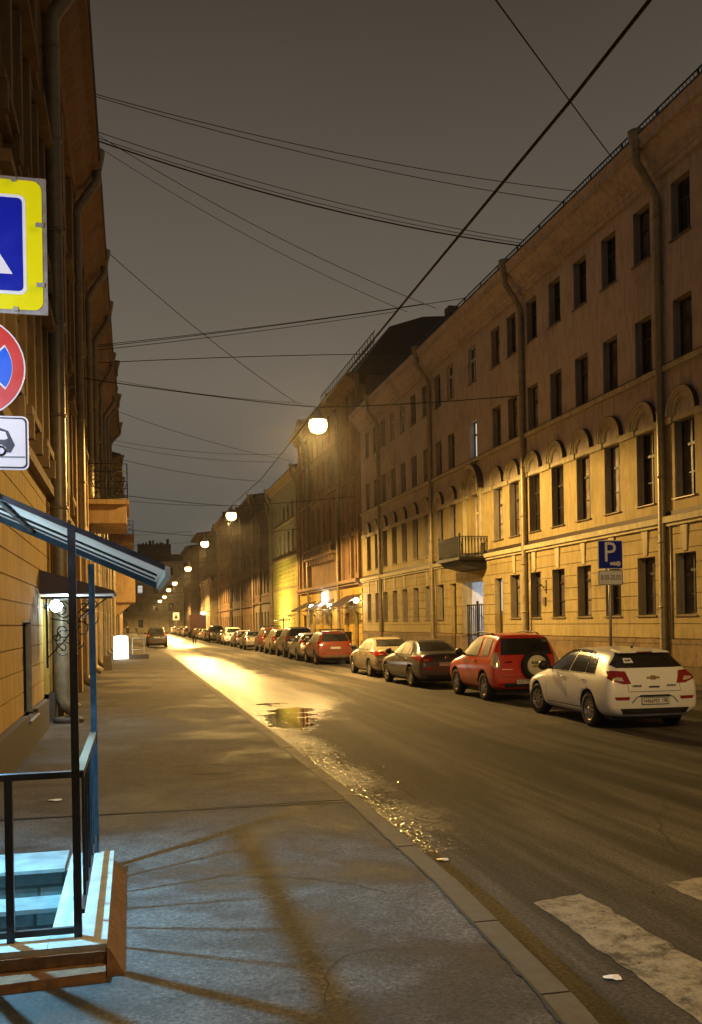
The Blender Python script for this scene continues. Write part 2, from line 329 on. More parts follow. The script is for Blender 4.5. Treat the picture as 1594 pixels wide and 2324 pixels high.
tag(sm.build('sidewalk_seam', 'rubber'), 'dark joint line between two asphalt patches', None, None, 'structure')
wr = MB(); wr.box(11.15, 15.6, -20, 262, -.05, .15); tag(wr.build('sidewalk_right', 'asphalt_walk'), 'sidewalk under the long yellow facade', None, None, 'structure')
# kerb stones
kb = MB()
y = -4.0
while y < 262:
    L = (1.0 + random.uniform(-.25, .35)) if y < 70 else 6
    y2 = min(y + L, 262); j = random.uniform(-.008, .008); t = random.uniform(.003, .007)
    xa, xb = kerb_x(y), kerb_x(y2 - .015)
    kb.hexa([(xa - .16 + j, y, -.05), (xa + .03 + j, y, -.05), (xb + .03 + j, y2 - .015, -.05), (xb - .16 + j, y2 - .015, -.05), (xa - .16 + j, y, .151 + t), (xa + j, y, .150 + t), (xb + j, y2 - .015, .150 + t), (xb - .16 + j, y2 - .015, .151 + t)])
    y = y2
tag(kb.build('kerb', 'granite'), 'worn granite kerb along the left sidewalk', None, None, 'structure')
kb = MB(); y = -4.0
while y < 262:
    y2 = y + 1.2 if y < 60 else y + 6; kb.box(10.98 + random.uniform(-.01, .01), 11.16, y, y2 - .015, -.05, .152 + random.uniform(-.008, .008)); y = y2
tag(kb.build('kerb', 'granite'), 'granite kerb behind the parked cars', None, None, 'structure')
jm = MB(); y = 1.0
while y < 60:
    y2 = y + .12 if y < 14 else y + .6; w1 = random.uniform(.006, .028) * (1 if y < 14 else 1.6)
    jm.add([(kerb_x(y) - .162 - w1, y, .1565), (kerb_x(y) - .155, y, .1570), (kerb_x(y2) - .155, y2, .1570), (kerb_x(y2) - .162 - w1 * .7, y2, .1565)], [(0, 1, 2, 3)]); y = y2
tag(jm.build('kerb_joint', 'rubber'), 'dark dirt filled gap between kerb and asphalt', None, None, 'structure')
jm = MB()
def crack(x, y, a, n, z, w=.006):
    for _ in range(n):
        L = random.uniform(.06, .16); a += random.uniform(-.5, .5); x2, y2 = x + L * math.cos(a), y + L * math.sin(a); px_, py_ = -math.sin(a) * w, math.cos(a) * w
        jm.add([(x - px_, y - py_, z), (x2 - px_, y2 - py_, z), (x2 + px_, y2 + py_, z), (x + px_, y + py_, z)], [(0, 1, 2, 3)]); x, y = x2, y2; w *= .97
crack(.3, 8.2, .4, 14, .1555); crack(1.7, 6.4, 2.4, 12, .1555, .005); crack(.9, 4.6, .9, 10, .1555, .004); crack(.6, 13.2, .2, 14, .1585); crack(4.6, 7.4, 1.3, 24, .0035, .007); crack(5.6, 12, 2.0, 26, .0035, .01); crack(3.3, 9.4, .5, 16, .0035, .006)
for x, y, w_ in ((.62, 12.9, .22), (.98, 12.9, .16), (.72, 12.1, .5)): jm.add([(x, y, .1585), (x + w_, y + .01, .1585), (x + w_, y + .05, .1585), (x, y + .045, .1585)], [(0, 1, 2, 3)])
tag(jm.build('asphalt_cracks', 'rubber'), 'thin dark cracks in the asphalt', None, None, 'structure')
# crosswalk stripes
def ragged(poly, step=.09, amp=.02):
    out = []
    for i in range(len(poly)):
        a, b = Vector(poly[i]), Vector(poly[(i + 1) % len(poly)]); n = max(2, int((b - a).length / step)); pr = Vector((-(b - a).y, (b - a).x)).normalized()
        for k in range(n): out.append(tuple(a + (b - a) * k / n + pr * random.uniform(-amp, amp)))
    return out
def gap_paint(): pass
sheet('crosswalk_stripe', ragged([(2.78, 6.36), (3.22, 6.47), (3.24, 5.6), (3.2, 3.2), (2.72, 3.2), (2.76, 4.6)]), .004, 'road_paint', label='worn painted crosswalk stripe near the kerb')
sheet('crosswalk_stripe', ragged([(3.93, 6.55), (4.42, 6.62), (4.4, 3.4), (3.9, 3.4)]), .004, 'road_paint', label='crosswalk stripe cut by the right edge of the view')
# puddles
def blob(cx, cy, rx, ry, n=26, j=.22):
    ph = [random.uniform(0, 6.28) for _ in range(4)]
    return [(cx + rx * math.cos(t) * (1 + j * sum(math.sin(k * t + ph[k - 2]) for k in (2, 3, 5)) / 2), cy + ry * math.sin(t) * (1 + j * sum(math.cos(k * t + ph[k - 3]) for k in (3, 4, 5)) / 2)) for t in [2 * math.pi * i / n for i in range(n)]]
sheet('puddle', blob(10.5, 14.0, .30, .45, 40, .3), .0045, 'water', label='dark puddle behind the white hatchback')

# ---------------------------------------------------------------- facades
def rect_cells(s0, s1, z0, z1, holes):
    zs = sorted({z0, z1, *[min(max(h[2], z0), z1) for h in holes], *[min(max(h[3], z0), z1) for h in holes]})
    out = []
    for za, zb in zip(zs, zs[1:]):
        if zb - za < 1e-5: continue
        zm = (za + zb) / 2; cuts = sorted([(max(h[0], s0), min(h[1], s1)) for h in holes if h[2] < zm < h[3] and h[1] > s0 and h[0] < s1]); c = s0
        for a, b in cuts:
            if a > c + 1e-5: out.append((c, a, za, zb))
            c = max(c, b)
        if s1 > c + 1e-5: out.append((c, s1, za, zb))
    return out
class Fac:
    def __init__(s, name, label, X0, side, Y0, Y1, cat='building', group=None):
        s.side = side; s.mid = (Y0 + Y1) / 2; s.Y0, s.Y1 = Y0, Y1
        if side == 'E': s.root = empty(name, (s.mid, X0, 0), 0); s.g = 1
        else: s.root = empty(name, (X0, s.mid, 0), R(-90) if side == 'R' else R(90)); s.g = -1 if side == 'R' else 1
        tag(s.root, label, cat, group)
    def x(s, Y): return s.g * (Y - s.mid)
    def box(s, mb, Ya, Yb, da, db, za, zb): mb.box(s.x(Ya), s.x(Yb), -db, -da, za, zb)
    def wall(s, mb, Ya, Yb, za, zb, holes, da=-.45, db=0):
        for a, b, c, d in rect_cells(Ya, Yb, za, zb, holes): s.box(mb, a, b, da, db, c, d)
    def part(s, mb, name, mat): return mb.build(name, mat, s.root)
    def win(s, proto, Y, z, pane=None):
        c = copy_tree(proto, s.root); c.location = (s.x(Y), 0, z)
        if pane:
            for ch in c.children:
                if ch.name.startswith('pane'): ch.material_slots[0].link = 'OBJECT'; ch.material_slots[0].material = M[pane]
        return c
PROTO = []
def win_proto(w, h, rec=.17, tr=.66, frame='frame_dark', sill=True, mull=True, sub=False, lining=False):
    mb = MB(); t = .055
    mb.box(-w / 2, -w / 2 + t, rec, rec + .09, 0, h); mb.box(w / 2 - t, w / 2, rec, rec + .09, 0, h); mb.box(-w / 2 + t, w / 2 - t, rec, rec + .09, 0, t); mb.box(-w / 2 + t, w / 2 - t, rec, rec + .09, h - t, h)
    zt = h * tr
    if tr < 1: mb.box(-w / 2 + t, w / 2 - t, rec + .003, rec + .09, zt - .04, zt + .04)
    if mull: mb.box(-.035, .035, rec + .006, rec + .09, t, zt - .04)
    if sub:
        mb.box(-w / 2 + t, -.035, rec + .01, rec + .08, zt * .45, zt * .45 + .03); mb.box(.035, w / 2 - t, rec + .01, rec + .08, zt * .45, zt * .45 + .03)
        mb.box(-.02, .02, rec + .006, rec + .09, zt + .04, h - t)
    f = mb.build('window', frame)
    p = MB(); p.box(-w / 2 + .02, w / 2 - .02, rec + .05, rec + .06, .02, h - .02); p.build('pane', 'pane_dark', f)
    if lining:
        l = MB(); l.box(-w / 2 + .001, -w / 2 + .01, .002, rec - .002, .0, h - .011); l.box(w / 2 - .01, w / 2 - .001, .002, rec - .002, .0, h - .011); l.box(-w / 2 + .001, w / 2 - .001, .002, rec - .002, h - .01, h - .001); l.build('reveal', 'reveal_grey', f)
    if sill:
        q = MB(); q.hexa([(-w / 2 - .06, -.08, -.05), (w / 2 + .06, -.08, -.05), (w / 2 + .06, rec, .0), (-w / 2 - .06, rec, .0), (-w / 2 - .06, -.08, -.02), (w / 2 + .06, -.08, -.02), (w / 2 + .06, rec, .03), (-w / 2 - .06, rec, .03)]); q.build('sill', 'sheet_metal', f)
    PROTO.append(f); return f
def pipe(fac, Y, top, bot=.25, r=.115, out=.14, overhang=.62, mat='pipe_paint', jog=None):
    mb = MB(); X = fac.x(Y); pts = [(X, -out - overhang, top + .05), (X, -out - overhang, top - .45), (X, -out - .08, top - 1.25), (X, -out, top - 1.5)]
    if jog: pts += [(X, -out, jog + .9), (X + .28, -out - .05, jog + .3), (X + .28, -out - .05, jog)]; X2 = X + .28
    else: X2 = X
    pts += [(X2, -out, bot + .2), (X2, -out - .05, bot + .05), (X2, -out - .28, bot - .1)]
    mb.tube(pts, r, 12)
    z = top - 2
    while z > bot + .5: mb.lathe([(r, -.03), (r + .022, -.03), (r + .022, .03), (r, .03)], (X if not jog or z > jog + .6 else X2, -out, z), 'z', 12); mb.box((X if not jog or z > jog + .6 else X2) - .012, (X if not jog or z > jog + .6 else X2) + .012, -out, .0, z - .012, z + .012); z -= 1.9
    p = fac.part(mb, 'drainpipe', mat)
    f = MB(); f.lathe([(r + .01, -.1), (r + .03, .0), (.24, .32), (.25, .45), (.22, .45), (r, .05)], (X, -out - overhang, top), 'z', 14); f.build('rain_hopper', mat, p)
def arch_ring(fac, mb, Y, zc, ro, ri, proud, n=18):
    X = fac.x(Y)
    for k in range(n):
        a, b = math.pi * k / n, math.pi * (k + 1) / n
        P = lambda r, t, d: (X + r * math.cos(t), -d, zc + r * math.sin(t))
        mb.hexa([P(ri, a, 0), P(ro, a, 0), P(ro, b, 0), P(ri, b, 0), P(ri, a, proud), P(ro, a, proud), P(ro, b, proud), P(ri, b, proud)])

# --- long yellow building
XF = 15.3
A = Fac('apartment_building', 'long four-storey yellow building with arched second floor windows and iron balcony', XF, 'R', 4.0, 62.4)
ay = [40.8 - 2.9 - 2.03 * 0 - 2.03 * i for i in range(0, 17)]            # 37.9, 35.87, ...
ay = [37.95, 36.2, 34.2, 32.15, 30.12, 28.1, 26.05, 23.95] + [23.95 - 2.05 * i for i in range(1, 10)]
by = [43.85, 45.8, 47.9, 50.1, 52.25, 54.35, 56.5, 58.5, 60.6]
AY = ay + by
W1 = win_proto(1.02, 1.76, .24, .72, sub=True, lining=True); W2 = win_proto(1.02, 2.2, .24, .68, sub=True, lining=True); W3 = win_proto(.96, 1.74, .24, .66, lining=True); W4 = win_proto(.96, 1.64, .24, .66, lining=True)
W4w = win_proto(.96, 1.64, .10, .66, frame='frame_white')
W2b = win_proto(1.02, 2.9, .24, .72, frame='frame_white', sill=False, sub=True)
WD = win_proto(.86, 3.6, .2, .60, sill=False, mull=False)
holes = []
gy = [y for y in AY if y not in (37.95, 43.85)]
for y in gy: holes.append((y - .51, y + .51, 2.09, 3.85))
holes += [(37.57, 38.43, .2, 3.8), (43.4, 44.25, .15, 3.82), (39.8, 42.55, .15, 3.8)]
for y in AY: holes.append((y - .51, y + .51, 5.45, 7.65))
holes.append((40.8 - .51, 40.8 + .51, 4.85, 7.75))
for y in AY + [40.8]: holes += [(y - .48, y + .48, 9.38, 11.12), (y - .48, y + .48, 12.84, 14.48)]
mb = MB(); A.wall(mb, 4, 62.4, 1.385, 7.7, holes)
A.part(mb, 'wall', 'wall_yellow')
mb = MB(); A.wall(mb, 4, 62.4, 7.7, 15.2, holes); A.part(mb, 'upper_wall', 'wall_upper')
# ground floor courses between 1.4 and 4.6
mb = MB(); z = 1.40
while z < 4.55:
    A.wall(mb, 4, 62.35, z + .012, min(z + .43, 4.62) - .012, holes, .001, .028); z += .43
A.part(mb, 'rusticated_courses', 'wall_yellow')
mb = MB(); A.wall(mb, 4, 62.4, .1, 1.38, holes, -.45, .07); A.part(mb, 'plinth', 'plinth_stone')
mb = MB()
for y in gy:
    X = A.x(y); mb.hexa([(X - .10, -.065, 3.9), (X + .10, -.065, 3.9), (X + .10, -.001, 3.9), (X - .10, -.001, 3.9), (X - .17, -.085, 4.63), (X + .17, -.085, 4.63), (X + .17, -.001, 4.63), (X - .17, -.001, 4.63)])
A.box(mb, 4, 62.4, 0.001, .12, 4.66, 4.76); A.box(mb, 4, 62.4, 0.001, .2, 4.76, 4.93); A.box(mb, 4, 62.4, .001, .12, 9.18, 9.34)
segs = sorted(AY + [40.8]); prev = 4
for y in segs:
    A.box(mb, prev, y - .56, .001, .07, 7.62, 7.82); prev = y + .56
A.box(mb, prev, 62.4, .001, .07, 7.62, 7.82)
for y in AY:
    A.box(mb, y - .5, y + .5, .001, .045, 7.66, 7.76)
    arch_ring(A, mb, y, 7.82, .74, .66, .15); arch_ring(A, mb, y, 7.82, .66, .57, .11); arch_ring(A, mb, y, 7.82, .57, .47, .07); arch_ring(A, mb, y, 7.82, .47, .42, .05)
arch_ring(A, mb, 40.8, 7.9, 1.2, 1.02, .30); arch_ring(A, mb, 40.8, 7.82, .74, .58, .14); arch_ring(A, mb, 40.8, 7.82, .58, .46, .08)
A.box(mb, 39.6, 39.78, .001, .14, 4.95, 7.9); A.box(mb, 41.82, 42.0, .001, .14, 4.95, 7.9)
A.part(mb, 'mouldings', 'trim_light')
mb = MB(); A.box(mb, 4, 62.4, .03, .205, 4.931, 4.945); A.box(mb, 4, 62.4, .001, .032, 4.946, 5.10); A.box(mb, 4, 62.4, .001, .13, 9.341, 9.365)
for y in AY: arch_ring(A, mb, y, 7.82, .755, .742, .155)
arch_ring(A, mb, 40.8, 7.9, 1.225, 1.202, .30)
A.part(mb, 'tin_flashing', 'roof_metal')
mb = MB()
A.box(mb, 3.9, 62.4, .001, .14, 14.86, 15.02)
prof = [(0, 15.02), (-.18, 15.02), (-.2, 15.14), (-.36, 15.2), (-.36, 15.3), (-.62, 15.62), (-.74, 15.64), (-.74, 15.8), (-.82, 15.93), (-.82, 15.97), (0, 15.97)]
mb.prism(prof, A.x(62.4), A.x(4), 'x'); A.part(mb, 'cornice', 'wall_upper')
mb = MB(); mb.prism([(-.84, 15.975), (-.84, 16.02), (6, 18.9), (12, 16.2), (12, 15.975)], A.x(62.4), A.x(4), 'x'); A.part(mb, 'roof', 'roof_metal')
mb = MB()   # roof edge railing
yy = 4.2
while yy < 62: A.box(mb, yy - .02, yy + .02, .5, .54, 15.97, 16.48); yy += 2.0
A.box(mb, 4, 62.2, .5, .53, 16.45, 16.49); A.box(mb, 4, 62.2, .505, .525, 16.12, 16.14)
yy = 4.3
while yy < 62:
    mb.hexa([(A.x(yy) - .008, -.525, 16.12), (A.x(yy) + .008, -.525, 16.12), (A.x(yy) + .008, -.51, 16.12), (A.x(yy) - .008, -.51, 16.12), (A.x(yy + .12) - .008, -.525, 16.46), (A.x(yy + .12) + .008, -.525, 16.46), (A.x(yy + .12) + .008, -.51, 16.46), (A.x(yy + .12) - .008, -.51, 16.46)]); yy += .17 if yy < 40 else .3
A.part(mb, 'roof_railing', 'iron')
mb = MB(); A.box(mb, 4, 39.7, -12, -.46, .1, 15.9); A.box(mb, 42.65, 62.4, -12, -.46, .1, 15.9); A.box(mb, 39.7, 42.65, -12, -.46, 4.05, 15.9); A.part(mb, 'building_core', 'interior')
mb = MB(); A.box(mb, 39.7, 39.8, -11, -.461, .15, 4.05); A.box(mb, 42.55, 42.65, -11, -.461, .15, 4.05); A.box(mb, 39.8, 42.55, -11, -.461, 3.82, 4.04); A.box(mb, 39.8, 42.55, -11.2, -11, .15, 3.8); A.part(mb, 'gateway_passage', 'wall_white')
mb = MB()
for k in range(11): yk = 39.86 + k * .26; A.box(mb, yk - .017, yk + .017, -.22, -.18, .2, 2.75)
for zz in (.3, 1.3, 2.7): A.box(mb, 39.8, 42.55, -.225, -.175, zz, zz + .06)
A.box(mb, 41.1, 41.2, -.24, -.16, .15, 2.9)
A.part(mb, 'iron_gate', 'iron')
mb = MB(); A.box(mb, 40.9, 41.5, -3.0, -2.7, 3.68, 3.815); gl = A.part(mb, 'passage_lamp', 'lamp_cool')
lit = {(40.8, 3): 'pane_lit', (37.95, 2): 'pane_lit_warm'}
rnd = random.Random(3)
for y in gy: A.win(W1, y, 2.09, rnd.choice(['pane_dark', 'pane_curtain', 'pane_dark', 'pane_mid', 'pane_mid']))
for y in AY: A.win(W2, y, 5.45, rnd.choice(['pane_dark', 'pane_curtain', 'pane_mid', 'pane_mid', 'pane_pale']))
w = A.win(W2b, 40.8, 4.85, 'pane_curtain')
for y in AY + [40.8]:
    A.win(W3, y, 9.38, 'pane_lit' if y == 40.8 else rnd.choice(['pane_dark', 'pane_dark', 'pane_mid', 'pane_curtain']))
    A.win(W4w if y in (40.8, 43.85, 52.25, 54.35) else W4, y, 12.84, 'pane_pale' if y in (52.25, 54.35) else rnd.choice(['pane_dark', 'pane_dark', 'pane_mid', 'pane_curtain']))
# lit curtain gap on the second floor window
mb = MB(); A.box(mb, 37.55, 37.72, -.285, -.279, 5.6, 7.0); A.part(mb, 'lit_curtain_gap', 'pane_lit_warm')
mb = MB(); A.box(mb, 40.5, 40.62, -.285, -.279, 5.6, 6.7); A.part(mb, 'lit_curtain_gap', 'pane_lit_warm')
d = A.win(WD, 38.0, .2, 'pane_lit_cool')
mb = MB(); A.box(mb, 37.62, 38.38, -.245, -.195, .2, 2.3); d2 = A.part(mb, 'door', 'door_wood')
mb = MB(); A.box(mb, 37.66, 37.80, -.19, -.18, 1.55, 1.85); mb.build('notice', 'sign_white', A.root)
mb = MB(); A.box(mb, 43.4, 44.25, -.3, -.18, .15, 3.82)
for k in range(2):
    for zz in (.4, 1.5, 2.6): A.box(mb, 43.46 + k * .41, 43.8 + k * .41, -.18, -.155, zz, zz + .9)
A.part(mb, 'door', 'door_wood')
# balcony
def balcony(fac, Ya, Yb, d0, d1, z0, z1, zr, mat_slab, label=None):
    mb = MB(); fac.box(mb, Ya, Yb, d0 + .001, d1, z1 - .12, z1)
    prof = [(-d0 - .001, z0), (-d0 - .25, z0), (-(d1 - .25), z0 + (z1 - z0) * .35), (-(d1 - .06), z1 - .123), (-d0 - .001, z1 - .123)]
    mb.prism(prof, fac.x(Ya + .12), fac.x(Yb - .12), 'x'); b = fac.part(mb, 'balcony', mat_slab)
    rl = MB(); t = .016
    def run(pa, pb, n):
        for k in range(n + 1):
            f_ = k / n; x_ = pa[0] + (pb[0] - pa[0]) * f_; y_ = pa[1] + (pb[1] - pa[1]) * f_
            rl.box(x_ - t, x_ + t, y_ - t, y_ + t, z1, zr)
            if k < n:
                x2 = pa[0] + (pb[0] - pa[0]) * (k + .5) / n; y2 = pa[1] + (pb[1] - pa[1]) * (k + .5) / n
                rr = math.hypot(pb[0] - pa[0], pb[1] - pa[1]) / n * .4
                ux, uy = (pb[0] - pa[0]) / n / 2 * .9, (pb[1] - pa[1]) / n / 2 * .9
                rl.tube([(x2 - ux, y2 - uy, zr - .3), (x2 - ux * .7, y2 - uy * .7, zr - .12), (x2, y2, zr - .06), (x2 + ux * .7, y2 + uy * .7, zr - .12), (x2 + ux, y2 + uy, zr - .3)], .012, 5)
        for zz in (z1 + .03, z1 + .14, zr - .02): rl.tube([(pa[0], pa[1], zz), (pb[0], pb[1], zz)], .022, 6)
    a, b_ = fac.x(Ya + .04), fac.x(Yb - .04)
    run((a, -d0 - .02), (a, -d1 + .04), 9); run((a, -d1 + .04), (b_, -d1 + .04), 24); run((b_, -d1 + .04), (b_, -d0 - .02), 7)
    for xx in (a, b_):
        rl.box(xx - .03, xx + .03, -d1 + .01, -d1 + .07, z1, zr + .12)
    rl.build('balcony_railing', 'iron', b)
balcony(A, 39.2, 42.1, .0, 1.35, 4.28, 4.80, 5.72, 'iron')
for y in (24.95, 34.95, 46.85, 57.3): pipe(A, y, 15.72)
for y in (24.65, 34.6, 46.5, 57.0):
    mb = MB(); mb.tube([(A.x(y), -.05, 4.8), (A.x(y), -.05, .3)], .03, 6); A.part(mb, 'conduit', 'pipe_paint')
mb = MB(); mb.prism([(-.3, 0), (.3, 0), (.3, 1.5), (-.3, 1.5)], A.x(54.4), A.x(53.6), 'x'); ch = A.part(mb, 'chimney', 'wall_dark'); ch.location = (0, 3.7, 19.3)
# small things on the wall
mb = MB(); X = A.x(33.2); mb.tube([(X, -.03, 3.2), (X, -.35, 3.35)], .015, 5); mb.box(X - .03, X + .03, -.05, -.001, 3.0, 3.5); mb.tube([(X, -.03, 3.05), (X, -.25, 3.35)], .012, 5); A.part(mb, 'flag_bracket', 'iron')
mb = MB(); X = A.x(33.3); mb.box(X - .09, X + .09, -.1, -.03, 2.55, 2.85); A.part(mb, 'junction_box', 'sheet_metal')

# --- brown ornate building behind it
B = Fac('apartment_building', 'tall brown building with lit entrance canopies and balcony row behind the long yellow one', 15.3, 'R', 62.5, 86.5)
WB = win_proto(.72, 2.5, .3, .7); WBs = win_proto(.62, 3.0, .3, .75, sill=False)
hB = []; wB = []
for y in (64.0, 66.2, 83.2, 85.0):
    for z0, pr, hh in ((5.5, WB, 2.5), (8.6, WBs, 3.0), (12.6, WB, 2.5), (16.0, WB, 2.5)): hB.append((y - .36, y + .36, z0, z0 + hh)); wB.append((pr, y, z0))
for k in range(5):
    y = 70.6 + k * 2.3
    for z0, pr, hh in ((8.6, WBs, 3.0), (12.6, WB, 2.5), (16.0, WB, 2.5)): hB.append((y - .36, y + .36, z0, z0 + hh)); wB.append((pr, y, z0))
for y, wd in ((64.4, .6), (67.3, .5), (73.4, .6), (80.2, .6), (84.5, .6)): hB.append((y - wd, y + wd, .15, 2.7))
mb = MB(); B.wall(mb, 62.5, 86.5, 4.6, 18.2, hB); B.part(mb, 'wall', 'wall_brown')
mb = MB(); B.wall(mb, 62.5, 86.5, .1, 4.6, hB)
for k in range(9):
    for (a, b_) in ((62.5, 63.4), (65.2, 66.0), (69.2, 70.2), (76.4, 77.6), (81.6, 82.6)): B.box(mb, a, b_, .001, .06, .3 + k * .46, .66 + k * .46)
B.part(mb, 'ground_storey', 'wall_ochre')
mb = MB()
B.box(mb, 62.5, 86.5, .001, .32, 4.62, 4.78); B.box(mb, 62.5, 86.5, .001, .5, 4.78, 5.02)
B.box(mb, 62.5, 68.2, .001, .16, 8.1, 8.35); B.box(mb, 62.5, 86.5, .001, .2, 12.1, 12.3); B.box(mb, 62.5, 86.5, .001, .18, 15.6, 15.75)
B.box(mb, 69.6, 81.0, .001, .7, 7.25, 7.45); B.box(mb, 69.6, 81.0, .6, .74, 7.95, 8.1)
for k in range(10):
    y = 70.0 + k * 1.13; B.box(mb, y, y + .14, .60, .72, 7.45, 7.95)
    X1, X2 = B.x(y + .14), B.x(y + 1.13); mb.hexa([(X1, -.7, 7.45), (X1 + (X2 - X1) * .12, -.7, 7.45), (X1 + (X2 - X1) * .12, -.62, 7.45), (X1, -.62, 7.45), (X2 - (X2 - X1) * .12, -.7, 7.95), (X2, -.7, 7.95), (X2, -.62, 7.95), (X2 - (X2 - X1) * .12, -.62, 7.95)])
    B.box(mb, y + .1, y + .4, .001, .5, 6.85, 7.25)
for y in (62.9, 65.1, 68.0, 69.2, 81.5, 84.1, 86.0): B.box(mb, y - .2, y + .2, .001, .22, 5.02, 12.1); B.box(mb, y - .16, y + .16, .001, .16, 12.3, 18.2)
mb.prism([(0, 18.2), (-.3, 18.2), (-.5, 18.6), (-.9, 18.7), (-.9, 18.95), (0, 18.95)], B.x(62.5), B.x(86.5), 'x')
B.box(mb, 82.0, 86.5, .001, .5, 18.95, 19.6)
mb.prism([(B.x(81.6), 18.95), (B.x(86.2), 18.95), (B.x(85.2), 19.8), (B.x(84.4), 20.2), (B.x(83.4), 20.2), (B.x(82.4), 19.8)], -.5, .4, 'y')
B.part(mb, 'mouldings', 'trim_brown')
mb = MB(); mb.prism([(-.8, 18.96), (-.2, 18.96), (2.2, 22.2), (4.6, 23.0), (9.5, 23.4), (12, 20.0), (12, 18.96)], B.x(62.45), B.x(81.5), 'x'); B.part(mb, 'roof', 'roof_metal')
mb = MB(); B.box(mb, 62.5, 86.5, -12, -.46, .1, 18.9); B.part(mb, 'building_core', 'wall_dark')
mb = MB()
for k in range(24): yk = 63 + k * .8; B.box(mb, yk - .02, yk + .02, -1.2, -1.16, 20.4, 21.9)
B.box(mb, 62.6, 81.4, -1.2, -1.16, 21.86, 21.92); B.box(mb, 62.6, 81.4, -1.2, -1.16, 21.2, 21.24)
B.part(mb, 'roof_railing', 'iron')
for p_, y, z0 in wB: B.win(p_, y, z0, rnd.choice(['pane_dark', 'pane_dark', 'pane_mid', 'pane_curtain']))
mb = MB()
for y, wd in ((64.4, .6), (67.3, .5), (73.4, .6), (80.2, .6), (84.5, .6)): B.box(mb, y - wd, y + wd, -.3, -.2, .15, 2.7)
B.part(mb, 'entrance_doors', 'door_wood')
pipe(B, 69.0, 18.6, .3, .12, .3, .5, jog=4.7); pipe(B, 81.3, 18.6, .3, .12, .3, .5, jog=4.7)
def awning(fac, Ya, Yb, zwall, zout, depth, mat='canopy_brown'):
    mb = MB(); xa, xb = fac.x(Ya), fac.x(Yb)
    mb.hexa([(xa, -depth, zout - .05), (xb, -depth, zout - .05), (xb, -.001, zwall - .05), (xa, -.001, zwall - .05), (xa, -depth, zout), (xb, -depth, zout), (xb, -.001, zwall), (xa, -.001, zwall)])
    for xx in (xa + .04 * (1 if xb > xa else -1), xb - .04 * (1 if xb > xa else -1)):
        mb.tube([(xx, -depth + .05, zout - .06), (xx, -.02, zout - .06)], .02, 6); mb.tube([(xx, -.02, zout - .06), (xx, -.02, zwall - .05)], .02, 6); mb.tube([(xx, -depth * .6, zout - .06), (xx, -.02, zout - .6)], .015, 6)
    fac.part(mb, 'entrance_canopy', mat)
awning(B, 62.9, 67.6, 3.95, 3.1, 1.5); awning(B, 71.9, 76.6, 3.85, 3.08, 1.5, 'sheet_metal'); awning(B, 79.2, 83.6, 3.85, 3.1, 1.5)

# --- lemon yellow building
def simple_building(name, label, X0, Y0, Y1, H, mat, trim, rows, pitch, ww, side='R', gf=None, gfm=None, overh=.6, depth=12, roofh=1.6, lits=(), base_off=1.3, pipes=(), panes=('pane_dark', 'pane_dark', 'pane_curtain'), plinth='plinth_stone', group=None, attic=True):
    F = Fac(name, label, X0, side, Y0, Y1, 'building', group)
    n = int((Y1 - Y0 - 2 * base_off) / pitch) + 1; ysn = [Y0 + base_off + i * (Y1 - Y0 - 2 * base_off) / max(1, n - 1) for i in range(n)]
    hs = []
    for z0, z1 in rows:
        for y in ysn: hs.append((y - ww / 2, y + ww / 2, z0, z1))
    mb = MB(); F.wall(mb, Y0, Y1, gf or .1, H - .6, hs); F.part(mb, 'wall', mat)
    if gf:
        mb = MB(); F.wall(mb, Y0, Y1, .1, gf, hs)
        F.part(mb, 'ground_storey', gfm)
    mb = MB()
    if gf: F.box(mb, Y0, Y1, .001, .25, gf, gf + .22)
    for z0, z1 in rows[1:]: F.box(mb, Y0, Y1, .001, .09, z0 - .35, z0 - .2)
    g = 1
    mb.prism([(0, H - .6), (-.2, H - .6), (-.25, H - .4), (-overh * .8, H - .15), (-overh, H - .15), (-overh, H), (0, H)], F.x(Y0), F.x(Y1), 'x'); F.part(mb, 'cornice', trim)
    mb = MB(); mb.prism([(-overh - .02, H + .002), (-overh - .02, H + .04), (depth * .45, H + roofh), (depth, H + .1), (depth, H + .002)], F.x(Y0), F.x(Y1), 'x'); F.part(mb, 'roof', 'roof_metal')
    mb = MB(); F.box(mb, Y0, Y1, -depth, -.46, .1, H - .01); F.part(mb, 'building_core', mat)
    pr = {}
    for z0, z1 in rows:
        pr[(z0, z1)] = win_proto(ww, z1 - z0, .22, .68, sill=False)
        for i, y in enumerate(ysn): F.win(pr[(z0, z1)], y, z0, 'pane_lit' if (i, z0) in lits else rnd.choice(panes))
    for y in pipes: pipe(F, y, H - .2, overhang=overh - .1)
    return F
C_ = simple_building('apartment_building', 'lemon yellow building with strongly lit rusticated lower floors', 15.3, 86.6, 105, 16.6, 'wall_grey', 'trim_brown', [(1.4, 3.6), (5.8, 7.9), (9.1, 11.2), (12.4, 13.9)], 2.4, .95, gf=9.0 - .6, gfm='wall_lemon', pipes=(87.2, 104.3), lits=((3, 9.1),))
mb = MB()
for zz in [1.2 + .42 * k for k in range(17)]:
    if 3.9 < zz < 4.5: continue
    for a in range(20):
        ya = 86.8 + a * .9
        C_.box(mb, ya, ya + .84, .001, .03, zz, zz + .37)
C_.part(mb, 'rustication', 'wall_lemon')
D1 = simple_building('apartment_building', 'dark brown four-storey building beyond the lemon yellow one', 15.4, 105.1, 121, 15.3, 'wall_dark', 'wall_dark', [(.6, 3.4), (5.6, 8.2), (9.4, 11.2), (12.2, 13.9)], 2.6, 1.2, gf=4.4, gfm='wall_grey', pipes=(106, 115), overh=.4, roofh=.8)
